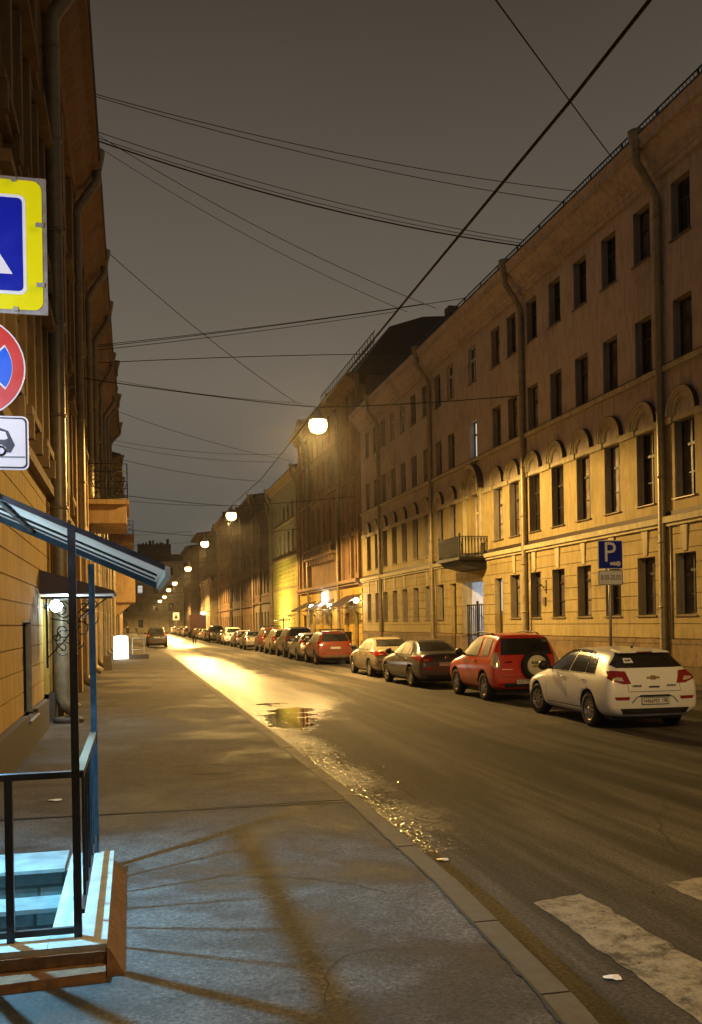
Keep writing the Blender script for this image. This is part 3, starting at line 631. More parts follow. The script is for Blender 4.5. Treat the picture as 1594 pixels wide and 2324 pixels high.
D2 = simple_building('apartment_building', 'dark building with long ledge above its shop level', 15.4, 121.1, 150, 18.5, 'wall_dark', 'wall_dark', [(.6, 3.2), (5.4, 8.2), (9.4, 11.6), (12.8, 14.6), (15.6, 17.3)], 3.1, 1.4, gf=4.2, gfm='wall_brown', pipes=(122, 136, 149), overh=.5, roofh=.9, lits=((5, 9.4),))
D3 = simple_building('apartment_building', 'brown building with pale lower storeys and bay roof', 15.4, 150.1, 176, 19.6, 'wall_brown', 'wall_brown', [(.6, 3.2), (5.4, 8.2), (9.4, 11.6), (12.8, 14.8), (16.2, 18.2)], 3.1, 1.4, gf=4.2, gfm='wall_brown', pipes=(151, 170), overh=.9, roofh=1.8)
D4 = simple_building('low_building', 'low pale two-storey building with a white entrance lamp', 14.4, 176.1, 204, 10.6, 'wall_beige', 'trim_light', [(1.4, 3.6), (5.6, 8)], 3.4, 1.2, gf=4.6, gfm='wall_beige', pipes=(177, 195), overh=.4)
D5 = simple_building('apartment_building', 'dark domed-corner building near the end of the street', 15.6, 204.1, 226, 21.5, 'wall_dark', 'wall_dark', [(.6, 3.2), (5.4, 8.2), (9.4, 11.6), (13, 15.4), (16.8, 19)], 3.3, 1.4, overh=2.0, roofh=1)
D6 = simple_building('apartment_building', 'last dark building on the right before the end facade', 13.6, 226.1, 256, 20.5, 'wall_dark', 'wall_dark', [(.6, 3.2), (5.4, 8.2), (9.4, 11.6), (13, 15.4)], 3.3, 1.4, overh=1.0, roofh=1)
def shed(X0, Y0, Y1, h, mat, label):
    t = empty('market_kiosk', (X0, (Y0 + Y1) / 2, .15)); tag(t, label, 'kiosk')
    mb = MB(); mb.box(0, 2.2, Y0 - Y1, 0, 0, h); mb.build('wall', mat, t); mb = MB(); mb.hexa([(-.5, Y0 - Y1 - .2, h - .2), (2.4, Y0 - Y1 - .2, h + .4), (2.4, .2, h + .4), (-.5, .2, h - .2), (-.5, Y0 - Y1 - .2, h - .1), (2.4, Y0 - Y1 - .2, h + .5), (2.4, .2, h + .5), (-.5, .2, h - .1)]); mb.build('roof', 'roof_metal', t)

# --- facade closing the street
EW = win_proto(1.3, 2.1, .2, .68, sill=False)
E_ = Fac('apartment_building', 'beige building closing the far end of the street', 264, 'E', -12, 40)
hE = []; 
exs = [-10 + 4.1 * i for i in range(12)]
for x_ in exs:
    for z0 in (1.4, 5.9, 10.8, 15.6): hE.append((x_ - .65, x_ + .65, z0, z0 + 2.1))
mb = MB(); E_.wall(mb, -12, 40, 0, 19.4, hE); E_.part(mb, 'wall', 'wall_end')
mb = MB(); E_.box(mb, -12, 40, .001, .3, 4.6, 4.95); E_.box(mb, -12, 40, .001, .5, 19.0, 19.4); E_.part(mb, 'mouldings', 'trim_light')
mb = MB(); mb.prism([(-.5, 19.41), (2, 21.5), (8, 22), (8, 19.41)], E_.x(-12), E_.x(40), 'x'); E_.box(mb, 1.8, 10.8, -4, -1, 21, 24.2)
for k in range(9):
    xx = 2.0 + k * .95; E_.box(mb, xx, xx + random.uniform(.4, .9), -3.5, -2, 24.2, 24.5 + random.random() * 1.4)
E_.part(mb, 'roof', 'roof_metal')
mb = MB(); E_.box(mb, -12, 40, -10, -.46, 0, 19.3); E_.part(mb, 'building_core', 'interior')
for x_ in exs:
    for z0 in (1.4, 5.9, 10.8, 15.6): E_.win(EW, x_, z0, 'pane_lit' if (z0 == 10.8 and abs(x_ - 2.3) < 2) else rnd.choice(['pane_dark', 'pane_curtain']))

# --- left side buildings
XL = -1.65
L1 = Fac('apartment_building', 'ochre building on the left with drainpipes, deep cornice and street entrances', XL, 'L', -4.0, 61.8)
WL = win_proto(1.2, 1.53, .06, 2, mull=False, frame='railing_blue', sill=False); WLu = win_proto(1.1, 2.2, .12, .68, sill=False)
ly = [15.83, 27.0, 30.5, 34.0, 47.5, 51.0, 54.5, 58.0]
hL = [(15.2, 16.46, .64, 2.17), (18.6, 19.9, .15, 2.6)]
for y in ly[1:]: hL.append((y - .55, y + .55, 1.3, 3.5))
ups = [13.5, 16.2, 18.9, 23.0, 26.6, 30.5, 34.0, 39.0, 43, 47, 51, 54.5, 58]
for y in ups:
    for z0 in (5.6, 9.3, 12.7): hL.append((y - .55, y + .55, z0, z0 + (2.2 if z0 < 12 else 1.6)))
WLt = win_proto(1.1, 1.6, .12, .68, sill=False)
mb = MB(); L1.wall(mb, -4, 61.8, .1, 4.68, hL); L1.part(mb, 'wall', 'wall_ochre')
mb = MB(); L1.wall(mb, -4, 61.8, 4.68, 15.5, hL); L1.part(mb, 'upper_wall', 'wall_tan')  # darker than the ochre below: lamp light falling off upward, put into the colour
mb = MB(); z = .72
while z < 4.6:
    L1.wall(mb, -4, 20.6, z + .009, z + .34 - .009, hL, .001, .022); z += .34
z = .72
while z < 4.6:
    L1.wall(mb, 21.4, 61.8, z + .014, z + .44 - .014, hL, .001, .03); z += .44
L1.part(mb, 'rusticated_courses', 'wall_ochre')
mb = MB(); z = 4.95
while z < 8.4:
    for ya in (10.0, 11.2, 12.6, 14.6, 17.4, 20.2): L1.box(mb, ya, ya + .85, .001, .04, z, z + .40)
    z += .45
L1.part(mb, 'upper_rustication', 'wall_tan')
mb = MB(); L1.wall(mb, -4, 61.8, .1, .70, hL, -.44, .11); L1.part(mb, 'plinth', 'granite')
mb = MB()
L1.box(mb, -4, 61.8, .001, .16, 4.68, 4.86); L1.box(mb, -4, 61.8, .001, .12, 8.9, 9.05); L1.box(mb, -4, 61.8, .001, .1, 12.25, 12.38)
for y in (21.2, 24.8, 28.7, 32.3, 36.0, 41.0, 45.2, 49, 52.8, 56.4, 60): L1.box(mb, y - .3, y + .3, .001, .16, 4.86, 15.0); L1.box(mb, y - .36, y + .36, .001, .22, .12, 4.68)
for y in ups:
    for z0 in (5.6, 9.3):
        L1.box(mb, y - .8, y - .57, .001, .12, z0 - .1, z0 + 2.3); L1.box(mb, y + .57, y + .8, .001, .12, z0 - .1, z0 + 2.3); L1.box(mb, y - .9, y + .9, .001, .26, z0 + 2.34, z0 + 2.5); L1.box(mb, y - .8, y + .8, .001, .2, z0 - .25, z0 - .1)
        L1.box(mb, y - .78, y - .6, .001, .22, z0 - .62, z0 - .25); L1.box(mb, y + .6, y + .78, .001, .22, z0 - .62, z0 - .25)
L1.part(mb, 'mouldings', 'wall_tan')
mb = MB(); mb.prism([(0, 15.0), (-.2, 15.0), (-.26, 15.25), (-.5, 15.4), (-.72, 15.8), (-.9, 15.84), (-.9, 16.1), (0, 16.1)], L1.x(-4), L1.x(61.8), 'x')
y = -3.8
while y < 0: y += .7
L1.part(mb, 'cornice', 'wall_brown')
mb = MB(); mb.prism([(-.96, 16.105), (-.96, 16.2), (5, 17.6), (12, 16.3), (12, 16.105)], L1.x(-4), L1.x(61.8), 'x'); L1.part(mb, 'roof', 'roof_metal')
mb = MB(); L1.box(mb, -4, 61.8, -12, -.46, .1, 16.1); L1.part(mb, 'building_core', 'interior')
L1.win(WL, 15.83, .64)
mb = MB(); L1.box(mb, 16.40, 16.455, -.06, .03, .66, 2.165); L1.box(mb, 15.205, 16.40, -.06, .026, 2.13, 2.165); L1.part(mb, 'window_reveal', 'stone_pale')
for y in ly[1:]: L1.win(WLu, y, 1.3)
for y in ups:
    L1.win(WLu, y, 5.6); L1.win(WLu, y, 9.3); L1.win(WLt, y, 12.7)
mb = MB(); mb.hexa([(L1.x(15.14), -.14, .60), (L1.x(16.52), -.14, .60), (L1.x(16.52), .3, .63), (L1.x(15.14), .3, .63), (L1.x(15.14), -.14, .625), (L1.x(16.52), -.14, .625), (L1.x(16.52), .3, .655), (L1.x(15.14), .3, .655)]); L1.part(mb, 'window_sill', 'galvanised')
mb = MB(); L1.box(mb, 18.6, 19.9, -.36, -.28, .15, 2.6); L1.part(mb, 'door', 'door_wood')
for y, r in ((20.4, .16), (29.7, .14), (37.5, .13), (43.4, .15), (51.5, .12), (58.8, .12)): pipe(L1, y, 16.0, .4, r, .18 + r * .3, .62, 'pipe_paint')
# bracketed balcony on the left facade
mb = MB(); L1.box(mb, 36.6, 41.2, .001, 1.62, 6.62, 6.80); L1.box(mb, 36.75, 41.05, .001, 1.52, 5.92, 6.62); bl = L1.part(mb, 'balcony', 'wall_tan')
mb = MB()
def ironwork(mb, pa, pb, z0, z1, n):
    for k in range(n + 1):
        x_ = pa[0] + (pb[0] - pa[0]) * k / n; y_ = pa[1] + (pb[1] - pa[1]) * k / n
        mb.tube([(x_, y_, z0), (x_, y_, z1)], .018, 6)
        if k < n:
            x2 = pb[0] / n * (k + .5) + pa[0] * (1 - (k + .5) / n); y2 = pb[1] / n * (k + .5) + pa[1] * (1 - (k + .5) / n)
            dx, dy = (pb[0] - pa[0]) / n, (pb[1] - pa[1]) / n
            for cz, rr in (((z0 + z1) / 2, .30), (z0 + .16, .16), (z1 - .16, .14)):
                mb.tube([(x2 + dx * rr * math.cos(t), y2 + dy * rr * math.cos(t), cz + abs(dx + dy) * rr * math.sin(t)) for t in [i * math.pi / 8 for i in range(17)]], .014, 5)
            mb.tube([(x2 - dx * .45, y2 - dy * .45, z1 - .1), (x2 - dx * .1, y2 - dy * .1, z0 + .5), (x2 + dx * .3, y2 + dy * .3, z0 + .35), (x2 + dx * .45, y2 + dy * .45, z0 + .06)], .016, 5)
    for zz in (z0 + .03, z1 - .01, z1 - .3): mb.tube([(pa[0], pa[1], zz), (pb[0], pb[1], zz)], .02, 6)
xa, xb = L1.x(36.66), L1.x(41.14)
ironwork(mb, (xa, -.02), (xa, -1.56), 6.8, 8.15, 2); ironwork(mb, (xa, -1.56), (xb, -1.56), 6.8, 8.15, 5); ironwork(mb, (xb, -1.56), (xb, -.02), 6.8, 8.15, 2); mb.build('balcony_railing', 'iron', bl)
# small entrance canopy with scroll brackets
mb = MB(); ya, yb = 18.0, 20.3
xa, xb = L1.x(ya), L1.x(yb)
mb.hexa([(xa, -1.35, 2.66), (xb, -1.35, 2.66), (xb, -.001, 2.66), (xa, -.001, 2.66), (xa, -1.35, 2.70), (xb, -1.35, 2.70), (xb, -.001, 3.10), (xa, -.001, 3.10)]); cn = L1.part(mb, 'entrance_canopy', 'canopy_brown')
mb = MB(); mb.box(xa + .03, xb - .03, -1.32, -.02, 2.645, 2.658); mb.build('canopy_soffit', 'sign_white', cn)
mb = MB(); x_ = xa + .06
mb.box(x_ - .02, x_ + .02, -1.3, -.04, 2.56, 2.60); mb.box(x_ - .02, x_ + .02, -.16, -.12, 1.3, 2.6)
def scroll(cy, cz, r, turns, ph, s=1):
    n = int(14 * turns); return [(x_, cy + s * r * (1 - .75 * i / n) * math.cos(ph + 2 * math.pi * turns * i / n), cz + r * (1 - .75 * i / n) * math.sin(ph + 2 * math.pi * turns * i / n)) for i in range(n + 1)]
for a in [(-.36, 2.36, .17, 1.2, 0), (-.48, 1.84, .22, 1.15, 5), (-.74, 2.0, .16, 1.2, .5), (-.9, 2.2, .15, 1.3, 3), (-.42, 2.34, .20, 1.4, 0), (-.42, 1.98, .17, 1.3, 2), (-.40, 1.66, .14, 1.2, 4), (-.62, 2.12, .13, 1.2, 1), (-.66, 1.75, .12, 1.3, 3), (-.80, 2.42, .12, 1.3, 2), (-.96, 2.44, .10, 1.2, 0), (-.62, 1.5, .10, 1.4, 5), (-.30, 1.86, .08, 1.2, 2)]: mb.tube(scroll(*a), .011, 5)
mb.tube([(x_, -.16, 1.5), (x_, -.45, 1.8), (x_, -.75, 2.25), (x_, -1.2, 2.56)], .012, 5); mb.tube([(x_, -.2, 2.2), (x_, -.5, 2.15), (x_, -.8, 2.4), (x_, -.95, 2.56)], .012, 5)
mb.build('scroll_bracket', 'iron', cn)
L2 = simple_building('apartment_building', 'tall dark building beyond the ochre one on the left', -1.65, 62, 86, 18.9, 'wall_dark', 'wall_dark', [(1.2, 3.6), (5.6, 7.8), (9.2, 11.2), (12.7, 14.4)], 3, 1.1, side='L', pipes=(63, 72, 82), overh=.9)
mb = MB(); L2.box(mb, 70, 75, .001, 1.9, 7.9, 8.6); b2 = L2.part(mb, 'balcony', 'wall_brown'); mb = MB()
ironwork(mb, (L2.x(70.05), -.02), (L2.x(70.05), -1.85), 8.6, 9.6, 3); ironwork(mb, (L2.x(70.05), -1.85), (L2.x(74.95), -1.85), 8.6, 9.6, 6); mb.build('balcony_railing', 'iron', b2)
L3 = simple_building('apartment_building', 'dark left building with a bulging bay over the sidewalk', -1.65, 86.1, 128, 17.2, 'wall_brown', 'wall_dark', [(1.2, 3.6), (5.6, 7.8), (9.2, 11.2), (12.7, 14.4)], 3.2, 1.1, side='L', pipes=(88, 101, 115), overh=.95)
mb = MB(); L3.box(mb, 90, 95, .001, 2.0, 4.2, 8.4); mb.prism([(-.001, 3.0), (-.5, 3.1), (-1.8, 4.199), (-.001, 4.199)], L3.x(90.2), L3.x(94.8), 'x'); L3.part(mb, 'bay', 'wall_tan')
L4 = simple_building('apartment_building', 'farthest left building behind the walking people', -2.2, 128.1, 262, 16.0, 'wall_brown', 'wall_dark', [(1.2, 3.6), (5.6, 7.8), (9.2, 11.2), (12.7, 14.4)], 4.2, 1.3, side='L', overh=.8)
for p_ in PROTO:
    for ch in list(p_.children): bpy.data.objects.remove(ch)
    bpy.data.objects.remove(p_)

# ---------------------------------------------------------------- lights
def spot(name, loc, power, col, angle=165, blend=.4, size=.25, parent=None, direction=None):
    l = bpy.data.lights.new(name, 'SPOT'); l.energy = power; l.color = col; l.spot_size = R(angle); l.spot_blend = blend; l.shadow_soft_size = size
    o = bpy.data.objects.new(name, l); COL.objects.link(o)
    if parent: o.parent = parent
    o.location = loc
    if direction: o.rotation_euler = Vector(direction).to_track_quat('-Z', 'Y').to_euler()
    return o
def point(name, loc, power, col, size=.06, parent=None):
    l = bpy.data.lights.new(name, 'POINT'); l.energy = power; l.color = col; l.shadow_soft_size = size
    o = bpy.data.objects.new(name, l); COL.objects.link(o); o.location = loc
    if parent: o.parent = parent
    return o
SOD = (1, .60, .175)
lamps = [(6.8, 3.5, 9.9, 'street lamp hanging over the crosswalk behind the viewer'), (6.95, 35, 9.6, 'nearest and largest glowing street lamp hanging over the road'), (6.64, 64, 9.45, 'second glowing street lamp along the road'), (6.5, 86, 9.4, 'third glowing street lamp along the road'),
         (6.94, 120, 9.15, 'fourth street lamp, above the far cars'), (7.04, 160, 9.05, 'fifth street lamp, highest of the distant cluster'), (7.0, 186, 8.9, 'sixth street lamp in the distant cluster'), (6.9, 208, 8.2, 'seventh street lamp in the distant cluster'), (6.6, 232, 7.9, 'last and lowest street lamp of the distant cluster')]
for i, (x, y, z, lb) in enumerate(lamps):
    t = empty('street_lamp', (x, y, z)); tag(t, lb, 'street lamp', 'sodium lamps hung over the street')
    k = 1 if i < 4 else 1.1
    mb = MB(); mb.lathe([(.02, .42), (.10, .40), (.14, .30), (.26 * k, .20), (.36 * k, .08), (.355 * k, .05), (0.01, .055)], (0, 0, 0), 'z', 20); mb.box(-.05, .05, -.03, .03, .4, .55); mb.build('lamp_housing', 'galvanised', t)
    mb = MB(); mb.lathe([(.30 * k, .045), (.34 * k, -.05), (.34 * k, -.20), (.28 * k, -.34), (.16 * k, -.42), (.01, -.45)], (0, 0, 0), 'z', 20); mb.build('lamp_glass', 'lamp_sodium', t)
    P = [3300, 12500, 11500, 11500, 14000, 18000, 18000, 20000, 22000][i]
    spot('lamp_light', (0, 0, -.55), P * .66, SOD, 172, .16, .20, t)
    if i: spot('lamp_light', (0, 0, -.57), P * .22, SOD, 100, .7, .20, t)
    # span cable across the street
    zc = z + .55; rise = .75
    mb = MB()
    for xe in (XL + .05, 15.25):
        pts = [(x + (xe - x) * s_ / 8, y, zc + rise * (s_ / 8) ** 1.3) for s_ in range(9)]; mb.tube(pts, .016 + y * .00008, 5)
    tag(mb.build('span_cable', 'cable'), 'thin cable carrying the %s street lamp across the street' % ('viewer side', 'nearest', 'second', 'third', 'fourth', 'fifth', 'sixth', 'seventh', 'last')[i], 'cable', 'lamp span cables')
# stair lamp (cool) under the canopy, entrance lamps
def wall_lamp(loc, nrm, label, mat, power, col, r=.10, group=None, size=.05, beam=None):
    t = empty('wall_lamp', loc); tag(t, label, 'wall lamp', group)
    mb = MB(); mb.lathe([(.06, 0), (.06, .03), (.03, .05), (.03, .10)], (0, 0, 0), 'x', 12)
    o = mb.build('lamp_bracket', 'black_plastic', t); o.rotation_euler = (0, 0, math.atan2(nrm[1], nrm[0]))
    mb = MB(); mb.lathe([(.01, -r), (r * .7, -r * .7), (r, 0), (r * .7, r * .7), (.01, r)], (nrm[0] * (.1 + r), nrm[1] * (.1 + r), 0), 'z', 16); mb.build('lamp_globe', mat, t)
    at = (nrm[0] * (.12 + 2.1 * r), nrm[1] * (.12 + 2.1 * r), -.04)
    if power: point('lamp_light', at, power, col, size, t)
    if beam: spot('lamp_light', at, beam[0], col, beam[1], beam[2], size, t, beam[3])
    return t
COOL = (.24, .68, 1.0)
# the wall beside the stair pit carries the cool lamp
t = wall_lamp((-1.65, 6.57, 2.15), (1, 0), 'cool white lamp on the wall above the basement stairs', 'lamp_cool', 70, COOL,   .08, None, .045, (560, 152, .75, (.12, -.05, -1)))
wall_lamp((-1.65, 3.7, 3.5), (1, 0), 'added cool lamp out of view, aimed at the road signs', 'lamp_cool', 0, (.62, .74, 1.0), .10, None, .10, (110, 75, .5, (.55, 1, .05)))  # unseen lamp added for its beam, which lights only the road signs
wall_lamp((-1.63, 18.9, 2.45), (1, 0), 'cool white lamp under the scroll bracket canopy', 'lamp_cool', 42, (.72, .92, 1.0), .12)
for y, z, lb in ((62.8, 3.5, 'white globe lamp at the nearest entrance canopy'), (71.6, 3.3, 'white globe lamp at the middle entrance canopy'), (79.3, 3.4, 'white globe lamp at the farthest entrance canopy')):
    wall_lamp((15.2, y, z), (-1, 0), lb, 'lamp_white', 80, (1, .85, .6), .2, 'entrance globe lamps')
t = empty('illuminated_sign', (15.1, 74.7, 4.0)); tag(t, 'white glowing cross-shaped shop sign above the entrance canopies', 'sign')
mb = MB(); mb.box(-.1, 0, -.5, .5, -.22, .22); mb.box(-.101, 0, -.3, .3, -.45, .45); mb.build('sign_box', 'sign_tube', t); point('sign_light', (-.5, 0, 0), 45, (.75, .85, 1), .3, t)
wall_lamp((14.3, 190, 4.2), (-1, 0), 'white lamp on the low pale building far down the street', 'lamp_white', 120, (1, .85, .6), .4)
# flood light washing the lemon facade
t = empty('flood_light', (11.5, 96, 1.2)); tag(t, 'small flood light aimed up the lemon yellow facade', 'flood light')
mb = MB(); mb.box(-.15, .15, -.2, .2, -.1, .15); mb.box(-.02, .02, -.02, .02, -1.05, -.1); mb.build('housing', 'black_plastic', t); mb = MB(); mb.box(-.12, .12, -.17, .17, .151, .16); mb.build('lamp_glass', 'lamp_white', t)
spot('flood_beam', (0, 0, .25), 4200, (1, .80, .22), 140, .9, .1, t, (1, .0, .55))
wl = bpy.data.lights.new('passage_light', 'POINT'); wl.energy = 110; wl.color = (.72, .82, 1); wl.shadow_soft_size = .25
wo = bpy.data.objects.new('passage_light', wl); COL.objects.link(wo); wo.location = (18.6, 41.2, 3.2)

# ---------------------------------------------------------------- basement stairs, railing, canopy
ST = empty('basement_stairwell', (-.9, 6.5, .15)); tag(ST, 'pale stone stairwell parapet with steps going down, lit cool blue', 'stairwell')
def stp(name, mb, mat): o = mb.build(name, mat, ST); o.location = (.9, -6.5, -.15); return o
mb = MB(); mb.box(-.48, -.165, 5.40, 7.62, -.8, .30); mb.box(-1.66, -.482, 5.40, 5.66, -.8, .30); stp('parapet', mb, 'stone_pale')
mb = MB(); mb.hexa([(-.164, 5.30, .12), (-.05, 5.30, .12), (-.055, 7.45, .12), (-.164, 7.45, .12), (-.164, 5.38, .285), (-.15, 5.38, .275), (-.15, 7.4, .27), (-.164, 7.4, .28)]); stp('parapet_side', mb, 'stone_shade_brown')  # side out of the cool light, its orange-brown tone put into the colour
mb = MB(); mb.hexa([(-1.66, 5.12, .12), (-.17, 5.22, .12), (-.17, 5.398, .12), (-1.66, 5.398, .12), (-1.66, 5.14, .185), (-.17, 5.25, .20), (-.17, 5.398, .205), (-1.66, 5.398, .19)]); stp('footing', mb, 'stone_shade_brown')
mb = MB(); mb.box(-1.66, -.17, 5.372, 5.399, .205, .268); stp('parapet_front_shade', mb, 'stone_shade_brown')  # thin slab added so the front face's shade is painted in brown
mb = MB()
for k in range(6): mb.box(-1.66, -.482, 7.1 - .3 * k if k else 7.1, 7.45 if k == 0 else 7.1 - .3 * (k - 1) - .002, -.85, .30 - .2 * k)
stp('steps', mb, 'step_brick')
mb = MB(); mb.box(-1.66, -.5, 7.06, 7.62, .3005, .325); 
for k in range(1, 5): mb.box(-1.655, -.485, 6.77 - .3 * (k - 1), 7.095 - .3 * (k - 1), .30 - .2 * k + .001, .30 - .2 * k + .03)
stp('treads', mb, 'stone_dark_teal')  # darker and more teal than the parapet stone
mb = MB(); mb.box(-1.7, -1.655, 5.3, 7.7, -.88, .12); o = stp('stairwell_wall', mb, 'wall_ochre')
mb = MB(); mb.box(-1.66, -.482, 5.66, 7.6, -.88, -.85); stp('pit_floor', mb, 'granite')
RL = empty('stair_railing', (-.32, 5.56, .3)); tag(RL, 'dark painted steel railing with posts and balusters around the basement stairs', 'railing')
def rlp(name, mb, mat): o = mb.build(name, mat, RL); o.location = (.32, -5.56, -.3); return o
def post(x, y, z1, w=.04): 
    m = MB(); m.box(x - w / 2, x + w / 2, y - w / 2, y + w / 2, .30, z1); return m
rlp('post', post(-.325, 5.57, 2.60, .043), 'railing_paint'); rlp('post', post(-.30, 7.60, 2.53, .046), 'railing_blue'); rlp('post', post(-.685, 5.56, 1.20, .042), 'railing_paint'); rlp('post', post(-1.5, 5.56, 1.20, .042), 'railing_paint')
mb = MB(); mb.box(-1.62, -.347, 5.535, 5.585, 1.20, 1.236); mb.box(-.322, -.282, 5.592, 7.577, 1.19, 1.225); rlp('handrail', mb, 'railing_paint')
mb = MB(); mb.box(-.331, -.2815, 5.60, 7.57, 1.2251, 1.232); rlp('handrail_cap', mb, 'sheet_metal')
mb = MB(); mb.box(-1.62, -.707, 5.545, 5.575, .325, .36); mb.box(-.663, -.347, 5.545, 5.575, .325, .36); mb.box(-.315, -.29, 5.592, 7.577, .42, .445); rlp('bottom_rail', mb, 'railing_paint')
for yb in (5.90, 6.21, 6.55, 6.89, 7.25):
    mb = MB(); mb.box(-.312, -.294, yb - .009, yb + .009, .445, 1.19); rlp('baluster', mb, 'railing_blue' if yb > 6.5 else 'railing_paint')
CN = empty('stair_canopy', (-.5, 6.6, 2.6)); tag(CN, 'sloping canopy of translucent sheet on blue steel beams over the basement stairs', 'canopy')
def cnp(name, mb, mat): o = mb.build(name, mat, CN); o.location = (.5, -6.6, -2.6); return o
def slope_z(x): return 2.395 - (x - .19) * .445
def beam(mb, xa, xb, ya, yb, h, dz=0): mb.hexa([(xa, ya, slope_z(xa) - h + dz), (xb, ya, slope_z(xb) - h + dz), (xb, yb, slope_z(xb) - h + dz), (xa, yb, slope_z(xa) - h + dz), (xa, ya, slope_z(xa) + dz), (xb, ya, slope_z(xb) + dz), (xb, yb, slope_z(xb) + dz), (xa, yb, slope_z(xa) + dz)])
mb = MB(); beam(mb, -1.62, .19, 5.575, 5.615, .034, .006); cnp('beam', mb, 'railing_paint')
mb = MB(); beam(mb, -1.62, .21, 7.58, 7.63, .085, .03); cnp('beam', mb, 'railing_blue')
mb = MB(); beam(mb, -1.55, .17, 6.55, 6.575, .016, -.009); cnp('rafter', mb, 'railing_paint')
mb = MB(); beam(mb, -1.55, .17, 7.1, 7.125, .014, -.009); cnp('rafter', mb, 'railing_blue')
mb = MB(); beam(mb, .192, .222, 5.57, 7.64, .06); cnp('edge_beam', mb, 'galvanised')
mb = MB(); beam(mb, -.75, -.72, 5.62, 7.57, .03, -.009); cnp('purlin', mb, 'railing_blue')
mb = MB(); beam(mb, -1.62, .19, 5.616, 7.58, .008, 0); cnp('roof_sheet', mb, 'canopy_sheet')

# ---------------------------------------------------------------- road signs
def flat(name, poly, y, mat, parent, th=.002):
    mb = MB(); mb.prism(poly, y, y + th, 'y'); return mb.build(name, mat, parent)
def rrect(w, h, r, n=5):
    out = []
    for cx, cz, a in ((w / 2 - r, h / 2 - r, 0), (-w / 2 + r, h / 2 - r, 90), (-w / 2 + r, -h / 2 + r, 180), (w / 2 - r, -h / 2 + r, 270)):
        for k in range(n + 1): t = R(a + 90 * k / n); out.append((cx + r * math.cos(t), cz + r * math.sin(t)))
    return out
def shift(p, dx, dz, s=1): return [(x * s + dx, z * s + dz) for x, z in p]
def circ(r, n=40): return [(r * math.cos(2 * math.pi * k / n), r * math.sin(2 * math.pi * k / n)) for k in range(n)]
def lettering(txt, h, mat, parent, x, y, z, width=None, name='lettering'):
    me = text_mesh(txt, mat, h); xs = [v.co.x for v in me.vertices]; o = link_mesh(name, me, parent, (x, y, z)); o.rotation_euler = (R(90), 0, 0)
    if width: k = width / (max(xs) - min(xs)); o.scale = (k, 1, 1)
    return o
POLE = empty('sign_post', (-.80, 5.30, .15)); tag(POLE, 'galvanised post carrying the stacked road signs at the left edge', 'post')
mb = MB(); mb.tube([(0, .04, 0), (0, .04, 4.4)], .03, 10); mb.build('pole', 'galvanised', POLE)
S1 = empty('crosswalk_sign', (-.80, 5.30, 4.085)); tag(S1, 'blue pedestrian crossing sign on a bright yellow square board', 'sign', 'signs stacked on the left post')
flat('backing_frame', rrect(.78, .73, .004), .004, 'galvanised', S1, .012)
flat('sign_board', rrect(.735, .69, .05), -.002, 'sign_yellow', S1); flat('sign_border', rrect(.57, .53, .035), -.0045, 'sign_white', S1); flat('sign_face', rrect(.535, .495, .025), -.007, 'sign_blue', S1)
flat('triangle', [(-.215, -.16), (.215, -.16), (0, .2)], -.0095, 'sign_white', S1)
flat('walker_symbol', [(-.05, -.13), (-.02, -.13), (0, -.06), (.05, -.13), (.09, -.13), (.03, -.02), (.02, .03), (.05, -.01), (.06, .0), (.02, .07), (-.02, .07), (-.05, .01), (-.035, 0), (-.02, .03), (-.02, -.03)], -.012, 'sign_black', S1); flat('walker_symbol', shift(circ(.018, 14), 0, .095), -.012, 'sign_black', S1)
flat('walker_symbol', [(-.13, -.15), (.15, -.15), (.15, -.135), (-.13, -.135)], -.012, 'sign_black', S1)
for x0, x1, z in ((.335, .375, -.22), (.335, .375, .10), (.215, .24, .333), (.215, .24, -.355)):
    mb = MB(); mb.box(x0, x1, -.012, .003, z, z + .022); mb.build('clip', 'galvanised', S1)
S2 = empty('no_stopping_sign', (-.80, 5.30, 3.43)); tag(S2, 'round no-stopping sign, blue with red ring and red cross', 'sign', 'signs stacked on the left post')
flat('sign_board', circ(.27), .002, 'sign_white', S2, .006); flat('red_disc', circ(.262), -.001, 'sign_red', S2)
for k in range(4):
    a0 = R(90 * k); off = .034
    pts = [(off / math.sin(R(45)), 0)]
    r_ = .205; da = math.asin(off / r_)
    n = 10
    for j in range(n + 1): t = -R(45) + da + (R(90) - 2 * da) * j / n; pts.append((r_ * math.cos(t), r_ * math.sin(t)))
    rot = [(x * math.cos(a0) - z * math.sin(a0), x * math.sin(a0) + z * math.cos(a0)) for x, z in pts]
    c_ = (sum(p[0] for p in rot) / len(rot), sum(p[1] for p in rot) / len(rot))
    flat('blue_sector_edge', rot, -.0035, 'sign_white', S2); flat('blue_sector', [(c_[0] + (x - c_[0]) * .90, c_[1] + (z - c_[1]) * .90) for x, z in rot], -.006, 'sign_blue_light', S2)
S3 = empty('tow_plate', (-.80, 5.30, 3.03)); tag(S3, 'white plate with a towed car symbol under the round sign', 'sign', 'signs stacked on the left post')
flat('sign_board', rrect(.56, .285, .03), .0, 'sign_white', S3, .006); flat('plate_border', rrect(.545, .27, .026), -.002, 'sign_black', S3); flat('plate_face', rrect(.528, .253, .022), -.0045, 'sign_white', S3)
flat('towed_car_symbol', [(-.05, .0), (-.02, .055), (.03, .078), (.135, .079), (.178, .062), (.211, -.012), (.190, -.052), (.170, -.052), (.165, -.026), (.140, -.008), (.115, -.026), (.110, -.045), (-.05, -.045)], -.007, 'sign_black', S3)
flat('towed_car_window', [(.04, .022), (.06, .062), (.13, .064), (.165, .055), (.176, .022), (.16, .014)], -.009, 'sign_white', S3)
